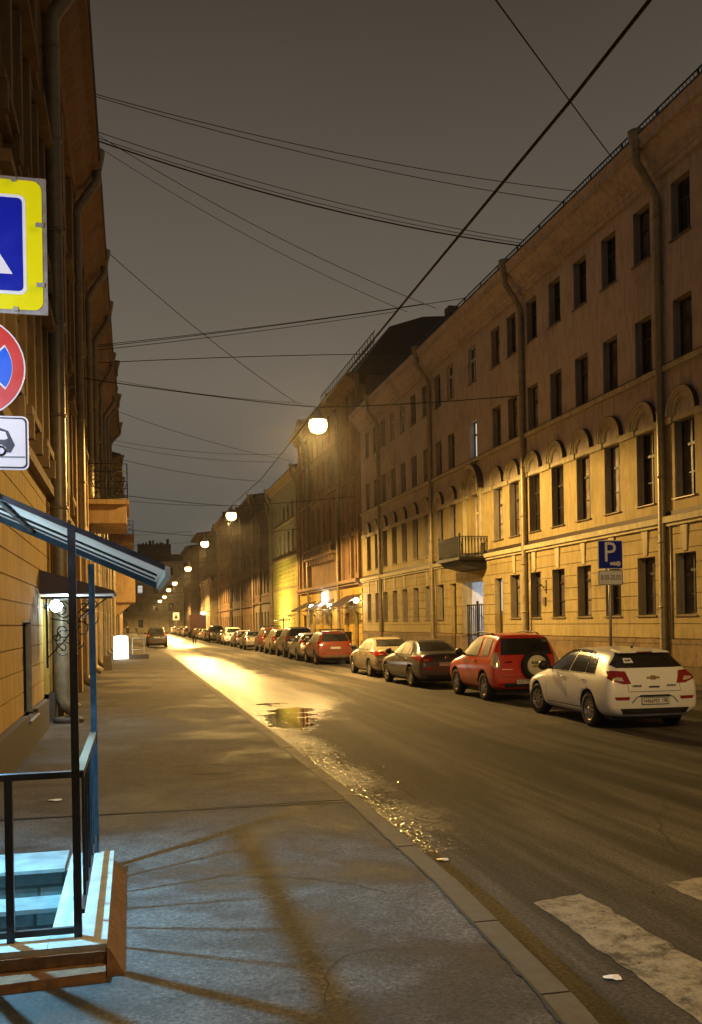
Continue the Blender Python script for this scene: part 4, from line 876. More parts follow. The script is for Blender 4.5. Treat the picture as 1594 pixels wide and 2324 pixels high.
mb = MB(); mb.lathe([(.017, -.010), (.027, -.010), (.027, -.0075), (.017, -.0075)], (.140, 0, -.044), 'y', 20); mb.build('towed_car_symbol', 'sign_black', S3)
flat('towed_car_symbol', [(-.25, -.084), (.262, -.077), (.262, -.072), (-.25, -.078)], -.007, 'sign_black', S3); flat('towed_car_symbol', [(-.2, -.04), (-.08, -.04), (-.08, .02), (-.10, .02), (-.12, .09), (-.16, .09), (-.16, .0), (-.2, .0)], -.007, 'sign_black', S3)
PP = empty('parking_sign', (11.35, 21.0, .15)); tag(PP, 'blue parking sign with P and a times plate on a grey post', 'sign')
mb = MB(); mb.tube([(0, .05, 0), (0, .05, 3.75)], .035, 10); mb.build('pole', 'galvanised', PP)
rzs = R(-7)
pb = empty('sign_panel', (0, 0, 0)); pb.parent = PP; pb.rotation_euler = (0, 0, 0)
def sf(name, poly, y, mat, z): 
    o = flat(name, poly, y, mat, pb); o.location = (0, 0, z); return o
sf('parking_board', rrect(.66, .70, .03), .0, 'sign_white', 3.42); sf('parking_face', rrect(.62, .66, .025), -.003, 'sign_blue', 3.42)
o = lettering('P', .50, 'sign_white', pb, -.02, -.006, 3.46); o.data.materials[0] = M['sign_white']
for dx, r_, tx in ((0.02, .04, '10'), (.10, .048, '15'), (.205, .062, '20')):
    sf('coin_symbol', shift(circ(r_, 18), dx, 0), -.009, 'sign_white', 3.2); lettering(tx, r_ * .9, 'sign_black', pb, dx, -.0125, 3.2)
sf('times_board', rrect(.66, .36, .04), .0, 'sign_white', 2.86); sf('times_border', rrect(.64, .34, .035), -.0025, 'sign_black', 2.86); sf('times_face', rrect(.615, .315, .03), -.005, 'sign_white', 2.86)
lettering('8.00-20.00', .13, 'sign_black', pb, 0, -.009, 2.86, .52)

# ---------------------------------------------------------------- cars
# station: y, zb, zm, zbelt, ztop, wb, wm, wbelt, wtop   (y from the rear bumper forward)
SPEC = {
 'hatch': dict(L=4.5, W=1.80, H=1.48, wb=2.68, ro=.93, wr=.325, st=[
  (0, .33, .47, .60, .68, .56, .74, .72, .62), (.05, .27, .50, .76, .87, .70, .83, .80, .68), (.11, .24, .55, .94, 1.06, .75, .87, .82, .70), (.18, .23, .58, .99, 1.14, .77, .885, .82, .67),
  (.34, .22, .60, 1.0, 1.27, .78, .895, .82, .62), (.50, .21, .60, 1.0, 1.395, .78, .90, .82, .58), (.60, .20, .60, .99, 1.435, .79, .90, .82, .56), (1.1, .18, .60, .97, 1.46, .80, .90, .83, .56), (1.7, .18, .60, .96, 1.48, .80, .90, .83, .57),
  (2.3, .18, .58, .95, 1.465, .80, .90, .83, .57), (2.8, .18, .58, .94, 1.36, .80, .90, .83, .58), (3.2, .18, .58, .93, 1.13, .80, .90, .83, .62), (3.42, .18, .58, .92, 1.01, .80, .90, .81, .70), (3.9, .2, .56, .86, .94, .78, .885, .79, .68), (4.25, .22, .52, .76, .83, .74, .84, .75, .6), (4.44, .28, .5, .64, .7, .62, .72, .66, .5), (4.5, .36, .47, .55, .58, .5, .6, .55, .4)],
  side=[[(.78, 1.0), (.98, 1.28), (1.2, 1.385), (1.34, 1.40), (1.18, 1.0)], [(1.23, 1.0), (1.39, 1.405), (1.95, 1.42), (1.95, 1.0)], [(2.02, 1.0), (2.02, 1.42), (2.4, 1.39), (2.75, 1.26), (3.12, 1.05), (3.12, .99)]],
  rear=[(-.63, 1.12), (.63, 1.12), (.68, 1.17), (.50, 1.38), (-.50, 1.38), (-.68, 1.17)],
  tail=[(.44, .84), (.60, .84), (.80, .91), (.89, 1.02), (.72, 1.07), (.52, 1.06)], plate=(0, .53), doors=[.99, 1.98, 3.05], belt=1.0),
 'sedan': dict(L=4.55, W=1.78, H=1.46, wb=2.6, ro=1.0, wr=.32, st=[
  (0, .34, .48, .60, .66, .56, .70, .68, .58), (.05, .27, .52, .76, .86, .70, .81, .77, .66), (.12, .24, .56, .90, 1.03, .74, .85, .80, .68), (.2, .23, .58, .95, 1.06, .76, .87, .80, .70), (.55, .22, .60, .97, 1.075, .78, .885, .81, .70), (.72, .22, .60, .98, 1.12, .78, .89, .81, .66), (1.0, .20, .60, .98, 1.29, .79, .89, .81, .60),
  (1.3, .19, .60, .98, 1.41, .80, .89, .82, .56), (1.7, .18, .60, .96, 1.455, .80, .89, .82, .56), (2.3, .18, .58, .95, 1.45, .80, .89, .82, .57), (2.75, .18, .58, .94, 1.35, .80, .89, .82, .58), (3.15, .18, .58, .93, 1.13, .80, .89, .82, .62), (3.4, .18, .58, .92, 1.01, .80, .89, .80, .70), (3.9, .2, .56, .86, .94, .78, .875, .78, .68), (4.3, .22, .52, .76, .83, .74, .83, .75, .6), (4.5, .28, .5, .64, .7, .62, .72, .66, .5), (4.55, .36, .47, .55, .58, .5, .6, .55, .4)],
  side=[[(1.12, 1.0), (1.22, 1.16), (1.42, 1.30), (1.42, 1.0)], [(1.47, 1.0), (1.47, 1.32), (1.7, 1.385), (2.1, 1.40), (2.1, 1.0)], [(2.16, 1.0), (2.16, 1.40), (2.45, 1.37), (2.8, 1.23), (3.1, 1.05), (3.1, .99)]],
  rear=[(-.62, 1.11), (.62, 1.11), (.50, 1.36), (-.50, 1.36)],
  tail=[(.46, .80), (.82, .78), (.86, .90), (.82, .96), (.56, .95), (.44, .90)], plate=(0, .72), doors=[1.2, 2.13, 3.1], belt=1.0),
 'suv': dict(L=4.6, W=1.86, H=1.70, wb=2.68, ro=.92, wr=.355, st=[
  (0, .42, .58, .70, .78, .62, .76, .74, .66), (.05, .34, .62, .90, 1.02, .74, .86, .82, .72), (.11, .31, .66, 1.03, 1.16, .78, .90, .83, .70), (.22, .30, .68, 1.08, 1.36, .80, .92, .84, .68), (.38, .28, .70, 1.10, 1.58, .81, .93, .85, .65), (.52, .27, .70, 1.10, 1.655, .82, .93, .85, .64), (1.1, .26, .70, 1.09, 1.69, .82, .93, .86, .64), (1.8, .25, .70, 1.08, 1.70, .82, .93, .86, .65),
  (2.3, .25, .68, 1.07, 1.67, .82, .93, .86, .65), (2.75, .25, .68, 1.06, 1.54, .82, .93, .86, .66), (3.15, .25, .68, 1.05, 1.28, .82, .93, .85, .70), (3.4, .25, .68, 1.04, 1.14, .82, .93, .84, .76), (3.9, .26, .66, .99, 1.08, .80, .92, .83, .74), (4.3, .28, .62, .90, .98, .76, .87, .79, .66), (4.52, .34, .58, .74, .82, .66, .76, .70, .54), (4.6, .42, .55, .64, .68, .52, .62, .58, .42)],
  side=[[(.55, 1.13), (.66, 1.5), (1.14, 1.58), (1.14, 1.13)], [(1.2, 1.13), (1.2, 1.585), (1.98, 1.59), (1.98, 1.12)], [(2.05, 1.12), (2.05, 1.59), (2.4, 1.56), (2.75, 1.42), (3.1, 1.18), (3.1, 1.11)]],
  rear=[(-.64, 1.18), (.64, 1.18), (.68, 1.24), (.56, 1.56), (-.56, 1.56), (-.68, 1.24)],
  tail=[(.60, .98), (.82, .90), (.90, 1.0), (.86, 1.16), (.70, 1.2), (.66, 1.1)], plate=(0, .86), doors=[1.1, 2.02, 3.1], belt=1.12),
}
SPEC['suv3'] = dict(L=3.95, W=1.81, H=1.70, wb=2.2, ro=.80, wr=.355, st=[
  (0, .40, .56, .68, .76, .70, .80, .78, .70), (.05, .34, .62, .88, 1.0, .76, .87, .83, .74), (.10, .31, .66, 1.04, 1.18, .78, .89, .85, .74), (.18, .30, .68, 1.08, 1.40, .80, .90, .85, .70), (.27, .28, .70, 1.10, 1.60, .81, .905, .85, .68), (.36, .27, .70, 1.10, 1.665, .82, .905, .85, .66), (.9, .26, .70, 1.09, 1.70, .82, .905, .85, .65), (1.4, .25, .70, 1.08, 1.70, .82, .905, .85, .65),
  (1.85, .25, .68, 1.07, 1.66, .82, .905, .85, .65), (2.2, .25, .68, 1.06, 1.54, .82, .905, .85, .66), (2.6, .25, .68, 1.05, 1.28, .82, .905, .84, .70), (2.82, .25, .68, 1.04, 1.13, .82, .905, .83, .74), (3.3, .26, .66, .99, 1.06, .80, .895, .82, .72), (3.65, .28, .62, .90, .97, .76, .86, .79, .66), (3.87, .34, .58, .74, .82, .66, .76, .70, .54), (3.95, .42, .55, .64, .68, .52, .62, .58, .42)],
  side=[[(.55, 1.14), (.60, 1.54), (1.02, 1.58), (1.02, 1.14)], [(1.30, 1.13), (1.30, 1.59), (1.85, 1.565), (2.2, 1.42), (2.56, 1.18), (2.56, 1.11)]],
  rear=[(-.68, 1.16), (.68, 1.16), (.60, 1.56), (-.60, 1.56)],
  tail=[(.715, .86), (.86, .84), (.895, .95), (.895, 1.2), (.84, 1.24), (.74, 1.22)], plate=(-.05, .50), doors=[1.22, 2.62], belt=1.12)
CACHE = {}
def car_body_mesh(kind):
    S = SPEC[kind]; vs = []; fs = []
    for (y, zb, zm, ze, zt, wb, wm, we, wt) in S['st']:
        half = [(wb * .80, zb), (wb, zb + .05), (wm * .985, zb + (zm - zb) * .45), (wm, zm), (wm * .985, zm + (ze - zm) * .6), (we, ze), (wt, zt - .055), (wt * .80, zt - .012)]
        ring = [(0, zb)] + half + [(0, zt)] + [(-x, z) for x, z in half[::-1]]
        vs += [(x, y - S['ro'], z) for x, z in ring]; n = len(ring)
    for i in range(len(S['st']) - 1):
        for k in range(n): fs.append((i * n + k, i * n + (k + 1) % n, (i + 1) * n + (k + 1) % n, (i + 1) * n + k))
    fs.append(list(range(n))[::-1]); fs.append(list(range((len(S['st']) - 1) * n, len(S['st']) * n)))
    me = bpy.data.meshes.new('body'); me.from_pydata(vs, [], fs)
    o = bpy.data.objects.new('tmp', me); COL.objects.link(o)
    sd = o.modifiers.new('s', 'SUBSURF'); sd.levels = sd.render_levels = 2
    dg = bpy.context.evaluated_depsgraph_get(); m0 = bpy.data.meshes.new_from_object(o.evaluated_get(dg)); bpy.data.objects.remove(o)
    bm = bmesh.new(); bm.from_mesh(m0); bmesh.ops.recalc_face_normals(bm, faces=bm.faces); bvh = BVHTree.FromBMesh(bm); bm.to_mesh(m0); bm.free()
    m0.materials.append(M['black_plastic']); m0.materials.append(M['black_plastic'])
    o = bpy.data.objects.new('tmp', m0); COL.objects.link(o)
    cut = MB(); 
    for yy in (0, S['wb']):
        for sx in (-1, 1):
            cut.lathe([(.0001, -.17), (S['wr'] + .055, -.17), (S['wr'] + .055, .17), (.0001, .17)], (sx * (S['W'] / 2 - .05), yy, S['wr'] + .01), 'x', 28)
    cut.mi = [0] * len(cut.f)
    c = cut.build('cutter', 'interior', merge=True); bo = o.modifiers.new('b', 'BOOLEAN'); bo.operation = 'DIFFERENCE'; bo.solver = 'EXACT'; bo.object = c; bo.material_mode = 'TRANSFER'
    dg = bpy.context.evaluated_depsgraph_get(); m1 = bpy.data.meshes.new_from_object(o.evaluated_get(dg)); bpy.data.objects.remove(o); bpy.data.objects.remove(c)
    m1.name = 'body'
    for p in m1.polygons: p.use_smooth = p.material_index == 0 and p.normal.length > 0
    # dark sill band and underbody
    for p in m1.polygons:
        pass
    return m1, bvh
def decal(kind, poly, view, off=.010, cuts=7, lip=.02):
    """a panel with its own small thickness that follows the car body"""
    _, bvh = CACHE[kind]['body']; S = SPEC[kind]
    bm = bmesh.new(); vs = [bm.verts.new((p[0], 0, p[1])) for p in poly]; bm.faces.new(vs)
    bmesh.ops.triangulate(bm, faces=bm.faces)
    bmesh.ops.subdivide_edges(bm, edges=bm.edges, cuts=cuts, use_grid_fill=True)
    bd = [e for e in bm.edges if e.is_boundary]
    r = bmesh.ops.extrude_edge_only(bm, edges=bd); low = {v for v in r['geom'] if isinstance(v, bmesh.types.BMVert)}
    ro = S['ro']
    for v in bm.verts:
        a, b_ = v.co.x, v.co.z
        if view == 'rear': o, d = Vector((a, -ro - 2, b_)), Vector((0, 1, 0))
        elif view == 'front': o, d = Vector((a, S['L'] - ro + 2, b_)), Vector((0, -1, 0))
        elif view == 'left': o, d = Vector((-3, a - ro, b_)), Vector((1, 0, 0))
        else: o, d = Vector((3, a - ro, b_)), Vector((-1, 0, 0))
        hit, nrm, _, _ = bvh.ray_cast(o, d)
        if hit is None: hit, nrm, _, _ = bvh.find_nearest(o + d * 2.2)
        if nrm.dot(d) > 0: nrm = -nrm
        v.co = hit + nrm * (off if v not in low else -lip)
    bmesh.ops.recalc_face_normals(bm, faces=bm.faces)
    return bm
def decals(kind, items, name, mat, parent, mirror=True):
    """items: list of (poly, view)"""
    bms = bmesh.new()
    for poly, view, *rest in items:
        b = decal(kind, poly, view, *rest); me = bpy.data.meshes.new('t'); b.to_mesh(me); b.free(); bms.from_mesh(me); bpy.data.meshes.remove(me)
    me = bpy.data.meshes.new(name); bms.to_mesh(me); bms.free(); me.materials.append(M[mat])
    for p in me.polygons: p.use_smooth = len(p.vertices) > 0 and False
    return link_mesh(name, me, parent)
def line_poly(a, b, w):
    a, b = Vector(a), Vector(b); d = (b - a).normalized(); n = Vector((-d.y, d.x)) * w / 2
    return [tuple(a - n), tuple(b - n), tuple(b + n), tuple(a + n)]
def wheel_mesh(r, w=.20, spokes=7):
    t = MB(); rr = r * .64
    t.lathe([(rr, -w / 2 + .01), (rr + .03, -w / 2), (r - .03, -w / 2), (r - .005, -w / 2 + .03), (r, 0), (r - .005, w / 2 - .03), (r - .03, w / 2), (rr + .03, w / 2), (rr, w / 2 - .01)], (0, 0, 0), 'x', 32)
    # tread blocks
    for k in range(48):
        a = 2 * math.pi * k / 48; c, s_ = math.cos(a), math.sin(a)
        P = lambda x, rad, da: (x, rad * math.cos(a + da), rad * math.sin(a + da))
        t.hexa([P(-w / 2 + .03, r - .006, 0), P(w / 2 - .03, r - .006, 0), P(w / 2 - .03, r - .006, .07), P(-w / 2 + .03, r - .006, .07), P(-w / 2 + .03, r + .006, 0), P(w / 2 - .03, r + .006, 0), P(w / 2 - .03, r + .006, .07), P(-w / 2 + .03, r + .006, .07)])
    m = MB()
    m.lathe([(rr + .005, -w / 2 + .015), (rr - .012, -w / 2 + .012), (rr - .03, -w / 2 + .05), (rr - .03, w / 2 - .02), (.01, w / 2 - .03)], (0, 0, 0), 'x', 32)
    m.lathe([(.01, -w / 2 + .015), (.045, -w / 2 + .018), (.055, -w / 2 + .05)], (0, 0, 0), 'x', 16)
    for k in range(spokes):
        a = 2 * math.pi * k / spokes; 
        def Q(x, rad, off): return (x, rad * math.cos(a) - off * math.sin(a), rad * math.sin(a) + off * math.cos(a))
        x0 = -w / 2
        m.hexa([Q(x0 + .05, .03, -.026), Q(x0 + .05, .03, .026), Q(x0 + .05, rr - .01, .018), Q(x0 + .05, rr - .01, -.018), Q(x0 + .018, .03, -.022), Q(x0 + .018, .03, .022), Q(x0 + .022, rr - .01, .014), Q(x0 + .022, rr - .01, -.014)])
    return t, m
CNT = [0]
def make_car(kind, label, X, Y, paint, rz=0, plate='', detail=2, name=None, spokes=7, steer=0, group='cars parked along the right kerb', rails=False, scale=(1, 1, 1)):
    nm = name or {'hatch': 'hatchback_car', 'sedan': 'sedan_car', 'suv': 'suv_car', 'suv3': 'off_road_car'}[kind]
    S = SPEC[kind]
    root = empty(nm, (X, Y, 0), rz); root.scale = scale; tag(root, label, 'car', group)
    if kind not in CACHE:
        CACHE[kind] = {}; CACHE[kind]['body'] = car_body_mesh(kind)
        CACHE[kind]['proto'] = build_car_parts(kind)
    pr = CACHE[kind]['proto']
    for o in pr:
        if o.get('lod', 1) > detail: continue
        c = copy_tree(o, root)
        if o.name.startswith('body'): c.material_slots[0].link = 'OBJECT'; c.material_slots[0].material = M[paint]
        if o.name.startswith('mirror') : c.material_slots[0].link = 'OBJECT'; c.material_slots[0].material = M['black_plastic']
        if steer and o.name.startswith('wheel') and c.location.y > 1: c.rotation_euler[2] += steer
    if plate:
        me = text_mesh(plate, 'plate_black', .082); xs = [v.co.x for v in me.vertices]; k = .46 / (max(xs) - min(xs))
        pc = CACHE[kind]['plate_at']; o = link_mesh('plate_lettering', me, root, (pc[0], pc[1] - .014, pc[2])); o.rotation_euler = (R(90), 0, 0); o.scale = (k, 1, 1)
    if rails:
        mb = MB()
        for sx in (-1, 1): mb.tube([(sx * .60, -S['ro'] + .7, S['H'] - .06), (sx * .60, -S['ro'] + .85, S['H'] + .05), (sx * .60, -S['ro'] + 2.3, S['H'] + .05), (sx * .60, -S['ro'] + 2.45, S['H'] - .08)], .022, 6)
        if rails == 2:
            for yy in (-S['ro'] + 1.0, -S['ro'] + 2.0): mb.tube([(-.66, yy, S['H'] + .08), (.66, yy, S['H'] + .08)], .024, 6)
        mb.build('roof_rack', 'iron', root)
    return root
def build_car_parts(kind):
    S = SPEC[kind]; me, bvh = CACHE[kind]['body']; out = []; H = bpy.data.objects
    b = link_mesh('body', me); out.append(b); ro, L = S['ro'], S['L']
    mir = lambda poly: [(-x, z) for x, z in poly][::-1]
    wins = []
    for sd in ('left', 'right'):
        for i, poly in enumerate(S['side']):
            o = decals(kind, [(poly, sd)], 'side_window', 'car_glass_frost' if sd == 'left' and kind != 'hatch' else 'car_glass', None); o['lod'] = 1; out.append(o)
    out.append(decals(kind, [(S['rear'], 'rear')], 'rear_window', 'car_glass', None))
    wz0, wz1 = S['belt'] + .06, S['H'] - .12
    out.append(decals(kind, [([(-.70, wz0), (.70, wz0), (.52, wz1), (-.52, wz1)], 'front')], 'windshield', 'car_glass', None))
    for s_ in (1, -1):
        p = S['tail'] if s_ == 1 else mir(S['tail'])
        o = decals(kind, [(p, 'rear', .012)], 'tail_light', 'light_red' if kind != 'suv3' else 'light_clear', None); out.append(o)
        cx = sum(q[0] for q in p) / len(p); cz = sum(q[1] for q in p) / len(p)
        q = decals(kind, [([(cx + (x - cx) * .42, cz - .035 + (z - cz) * .30) for x, z in p], 'rear', .018)], 'reversing_lens', 'light_clear' if kind != 'sedan' else 'light_amber', None); q.parent = o
        hp = [(s_ * .50, .66), (s_ * .78, .68), (s_ * .80, .76), (s_ * .60, .76)]
        if kind.startswith('suv'): hp = [(x, z + .12) for x, z in hp]
        out.append(decals(kind, [(hp if s_ == 1 else hp[::-1], 'front', .01)], 'headlight', 'light_clear', None))
        rp = [(s_ * .50, .555), (s_ * .74, .56), (s_ * .76, .61), (s_ * .48, .61)] if kind != 'suv3' else [(s_ * .62, .42), (s_ * .74, .42), (s_ * .74, .46), (s_ * .62, .46)]
        out.append(decals(kind, [(rp if s_ == 1 else rp[::-1], 'rear', .01)], 'reflector', 'light_red', None))
    # seams
    items = []
    for sd in ('left', 'right'):
        for y_ in S['doors']: items.append((line_poly((y_, .34), (y_ + (.0), S['belt'] - .01), .009), sd, .002, 4, .004))
        items.append((line_poly((S['doors'][0], .34), (S['doors'][-1], .33), .014), sd, .002, 4, .004))
        items.append((line_poly((S['side'][0][0][0] - .02, S['belt'] - .012), (S['side'][-1][-1][0] + .02, S['belt'] - .022), .018), sd, .004, 4, .004))
        a = .02 if kind == 'suv3' else .0
    tz = {'hatch': .70, 'sedan': .60, 'suv': .72, 'suv3': .62}[kind]; tw = {'hatch': .50, 'sedan': .46, 'suv': .62, 'suv3': .70}[kind]
    items.append((line_poly((-tw, tz), (tw, tz), .009), 'rear', .003, 5, .004))
    for s_ in (-1, 1): items.append((line_poly((s_ * tw, tz), (s_ * tw, tz + (.34 if kind != 'sedan' else .24)), .007), 'rear', .003, 4, .004))
    o = decals(kind, items, 'door_seam', 'black_plastic', None); o['lod'] = 1; out.append(o)
    # rear lower apron
    zb = S['st'][1][1] + .03
    out.append(decals(kind, [([(-.60, zb), (.60, zb), (.66, zb + .10), (-.66, zb + .10)], 'rear', .01, 4)], 'bumper_apron', 'black_plastic' if kind != 'suv' else 'sheet_metal', None))
    # plate
    px_, pz = S['plate']; hit = bvh.ray_cast(Vector((px_, -5, pz)), Vector((0, 1, 0)))[0]; CACHE[kind]['plate_at'] = (px_, hit.y - .012, pz)
    mb = MB(); mb.box(px_ - .265, px_ + .265, hit.y - .016, hit.y + .05, pz - .062, pz + .062); fr = mb.build('number_plate', 'plate_black'); out.append(fr)
    mb = MB(); mb.box(px_ - .255, px_ + .255, hit.y - .020, hit.y - .014, pz - .052, pz + .052); mb.build('plate_face', 'plate_white', fr)
    # wheels
    wr = S['wr']; t, m = wheel_mesh(wr, .21, 7 if kind != 'hatch' else 10); tm = t.build('tyre', 'rubber'); rm = m.build('rim', 'rim')
    xw = S['W'] / 2 - .12
    for yy in (0, S['wb']):
        for s_ in (-1, 1):
            w_ = bpy.data.objects.new('wheel', tm.data); COL.objects.link(w_); w_.location = (s_ * xw, yy, wr)
            r_ = bpy.data.objects.new('rim', rm.data); COL.objects.link(r_); r_.parent = w_
            if s_ == 1: w_.rotation_euler = (0, 0, math.pi)
            out.append(w_)
    bpy.data.objects.remove(tm); bpy.data.objects.remove(rm)
    # mirrors, handles
    ym = S['side'][-1][-1][0] - ro - .12; zm = S['belt'] + .07
    for s_ in (-1, 1):
        mb = MB(); mb.lathe([(.01, -.09), (.07, -.08), (.10, -.03), (.105, .04), (.08, .10), (.01, .12)], (s_ * (S['W'] / 2 + .06), ym, zm), 'y', 14); mb.tube([(s_ * (S['W'] / 2 - .12), ym, zm - .06), (s_ * (S['W'] / 2 + .02), ym, zm - .02)], .03, 8); out.append(mb.build('mirror', 'black_plastic'))
        for y_ in ([S['doors'][0] + .12, S['doors'][1] + .12] if len(S['doors']) > 2 else [S['doors'][0] + .14]):
            hz = S['belt'] - .13; h = bvh.ray_cast(Vector((s_ * 3, y_ - ro + .08, hz)), Vector((-s_, 0, 0)))[0]
            mb = MB(); mb.tube([(h.x + s_ * -.005, h.y - .10, hz), (h.x + s_ * .03, h.y - .07, hz), (h.x + s_ * .03, h.y + .07, hz), (h.x - s_ * .005, h.y + .10, hz)], .014, 6); out.append(mb.build('door_handle', 'chrome' if kind in ('hatch', 'sedan') else 'black_plastic'))
    mb = MB(); mb.box(-S['W'] / 2 + .22, S['W'] / 2 - .22, -ro + .35, L - ro - .4, .17, .3); mb.tube([(-S['W'] / 2 + .2, 0, S['wr']), (S['W'] / 2 - .2, 0, S['wr'])], .05, 6); mb.tube([(.35, -ro + .06, .27), (.35, -ro + .6, .27)], .035, 8); out.append(mb.build('underbody', 'interior'))
    if kind == 'suv3':
        hy = bvh.ray_cast(Vector((.16, -5, .92)), Vector((0, 1, 0)))[0].y
        mb = MB(); mb.lathe([(.22, -.14), (.28, -.19), (.34, -.19), (.365, -.15), (.37, -.08), (.35, .0), (.2, .02)], (.17, hy - .02, .90), 'y', 32); sp_ = mb.build('spare_wheel', 'rubber'); out.append(sp_)
        mb = MB(); mb.lathe([(.001, -.215), (.10, -.213), (.22, -.205), (.252, -.19), (.255, -.16)], (.17, hy - .02, .90), 'y', 32); cv = mb.build('spare_cover', 'spare_cover', sp_)
        me_ = text_mesh('SUZUKI', 'plate_black', .062, 0, .004); xs = [v.co.x for v in me_.vertices]; lo = link_mesh('lettering', me_, sp_, (.17, hy - .24, .965)); lo.rotation_euler = (R(90), 0, 0); lo.scale = (.32 / (max(xs) - min(xs)), 1, 1)
        mb = MB(); mb.prism([(.0, .87), (.05, .91), (.29, .91), (.34, .87), (.29, .85), (.05, .85)], hy - .242, hy - .21, 'y'); mb.lathe([(.001, -.25), (.025, -.25), (.025, -.22)], (.17, hy, .88), 'y', 12); mb.build('cover_emblem', 'brass', sp_)
        mb = MB(); 
        for s_ in (-1, 1): mb.tube([(s_ * .60, -.05, 1.65), (s_ * .60, .1, 1.70), (s_ * .60, .9, 1.72), (s_ * .60, 1.3, 1.69), (s_ * .60, 1.4, 1.63)], .018, 6)
        out.append(mb.build('roof_rail', 'iron'))
        mb = MB(); mb.box(-.68, -.40, hy - .02, hy + .02, .80, .815); out.append(mb.build('model_badge', 'chrome'))
        mb = MB(); mb.tube([(-.60, hy - .03, 1.0), (-.42, hy - .03, 1.0)], .02, 6); out.append(mb.build('tailgate_handle', 'light_red'))
        for s_ in (-1, 1):
            out.append(decals(kind, [([(s_ * .75, 1.07), (s_ * .89, 1.06), (s_ * .89, 1.18), (s_ * .76, 1.19)][::s_], 'rear', .016)], 'brake_lens', 'light_clear', None))
    if kind == 'hatch':
        pf = lambda x, z: bvh.ray_cast(Vector((x, -5, z)), Vector((0, 1, 0)))[0].y
        y0 = pf(0, .95)
        mb = MB(); mb.prism([(-.12, .962), (-.05, .962), (-.045, .985), (.045, .985), (.05, .962), (.13, .962), (.12, .928), (.05, .928), (.045, .905), (-.045, .905), (-.05, .928), (-.13, .928)], y0 - .016, y0 + .03, 'y'); out.append(mb.build('emblem', 'brass'))
        for tx, x_, w_ in (('CHEVROLET', -.33, .18), ('CRUZE LS', .33, .18)):
            m_e = text_mesh(tx, 'plate_black', .035, 0, .002); xs = [v.co.x for v in m_e.vertices]; lo = link_mesh('badge_lettering', m_e, None, (x_, pf(x_, .80) - .012, .80)); lo.rotation_euler = (R(90), 0, 0); lo.scale = (w_ / (max(xs) - min(xs)), 1, 1); out.append(lo)
        out.append(decals(kind, [([(-.34, .605), (.34, .605), (.27, .64), (-.27, .64)], 'rear', .014), (line_poly((-.34, .61), (-.44, .50), .014), 'rear', .008), (line_poly((.34, .61), (.44, .50), .014), 'rear', .008)], 'plate_recess', 'black_plastic', None))
        out.append(decals(kind, [(line_poly((-.10, .78), (.10, .78), .03), 'rear', .008)], 'tailgate_grip', 'black_plastic', None))
        yr = .56 - ro
        mb = MB(); mb.hexa([(-.50, yr - .17, 1.385), (.50, yr - .17, 1.385), (.46, yr + .35, 1.40), (-.46, yr + .35, 1.40), (-.46, yr - .15, 1.412), (.46, yr - .15, 1.412), (.40, yr + .35, 1.455), (-.40, yr + .35, 1.455)]); sp2 = mb.build('spoiler', 'paint_white'); out.append(sp2)
        mb = MB(); mb.box(-.15, .15, yr - .175, yr - .14, 1.388, 1.408); mb.build('brake_light', 'light_red', sp2)
        mb = MB(); mb.tube([(.08, yr + .5, 1.46), (.12, yr + .35, 1.66)], .005, 5); mb.lathe([(.03, 0), (.02, .03), (.005, .04)], (.08, yr + .5, 1.455), 'z', 10); out.append(mb.build('antenna', 'iron'))
        yy = 0
        o = decals(kind, [([(-.46, 1.20), (-.28, 1.20), (-.29, 1.285), (-.44, 1.285)], 'rear', .012)], 'window_sticker', 'sign_white', None); out.append(o)
        q = decals(kind, [(line_poly((-.42, 1.245), (-.37, 1.235), .022), 'rear', .018), (line_poly((-.36, 1.235), (-.32, 1.255), .022), 'rear', .018)], 'sticker_mark', 'sign_black', None); q.parent = o
    if kind == 'sedan':
        y0 = bvh.ray_cast(Vector((0, -5, .90)), Vector((0, 1, 0)))[0].y
        mb = MB(); mb.lathe([(.04, -.01), (.055, -.012), (.055, .03)], (0, y0, .90), 'y', 18); out.append(mb.build('emblem', 'chrome'))
    for o in out: o['proto'] = 1
    return out
carpaint('paint_white', (.86, .86, .83), 0, .22, .32); carpaint('paint_red', (.66, .028, .014), 0, .18, .3); carpaint('paint_darkgrey', (.045, .042, .042), .3, .5); carpaint('paint_beige', (.34, .29, .19), .3, .4)
carpaint('paint_orange_red', (.22, .035, .012), .1, .4); carpaint('paint_silver', (.36, .34, .30), .5, .4); carpaint('paint_black', (.02, .02, .02), .1, .4); carpaint('paint_grey', (.16, .15, .14), .4, .45); carpaint('paint_wine', (.14, .03, .02), .2, .4)
CX = .90
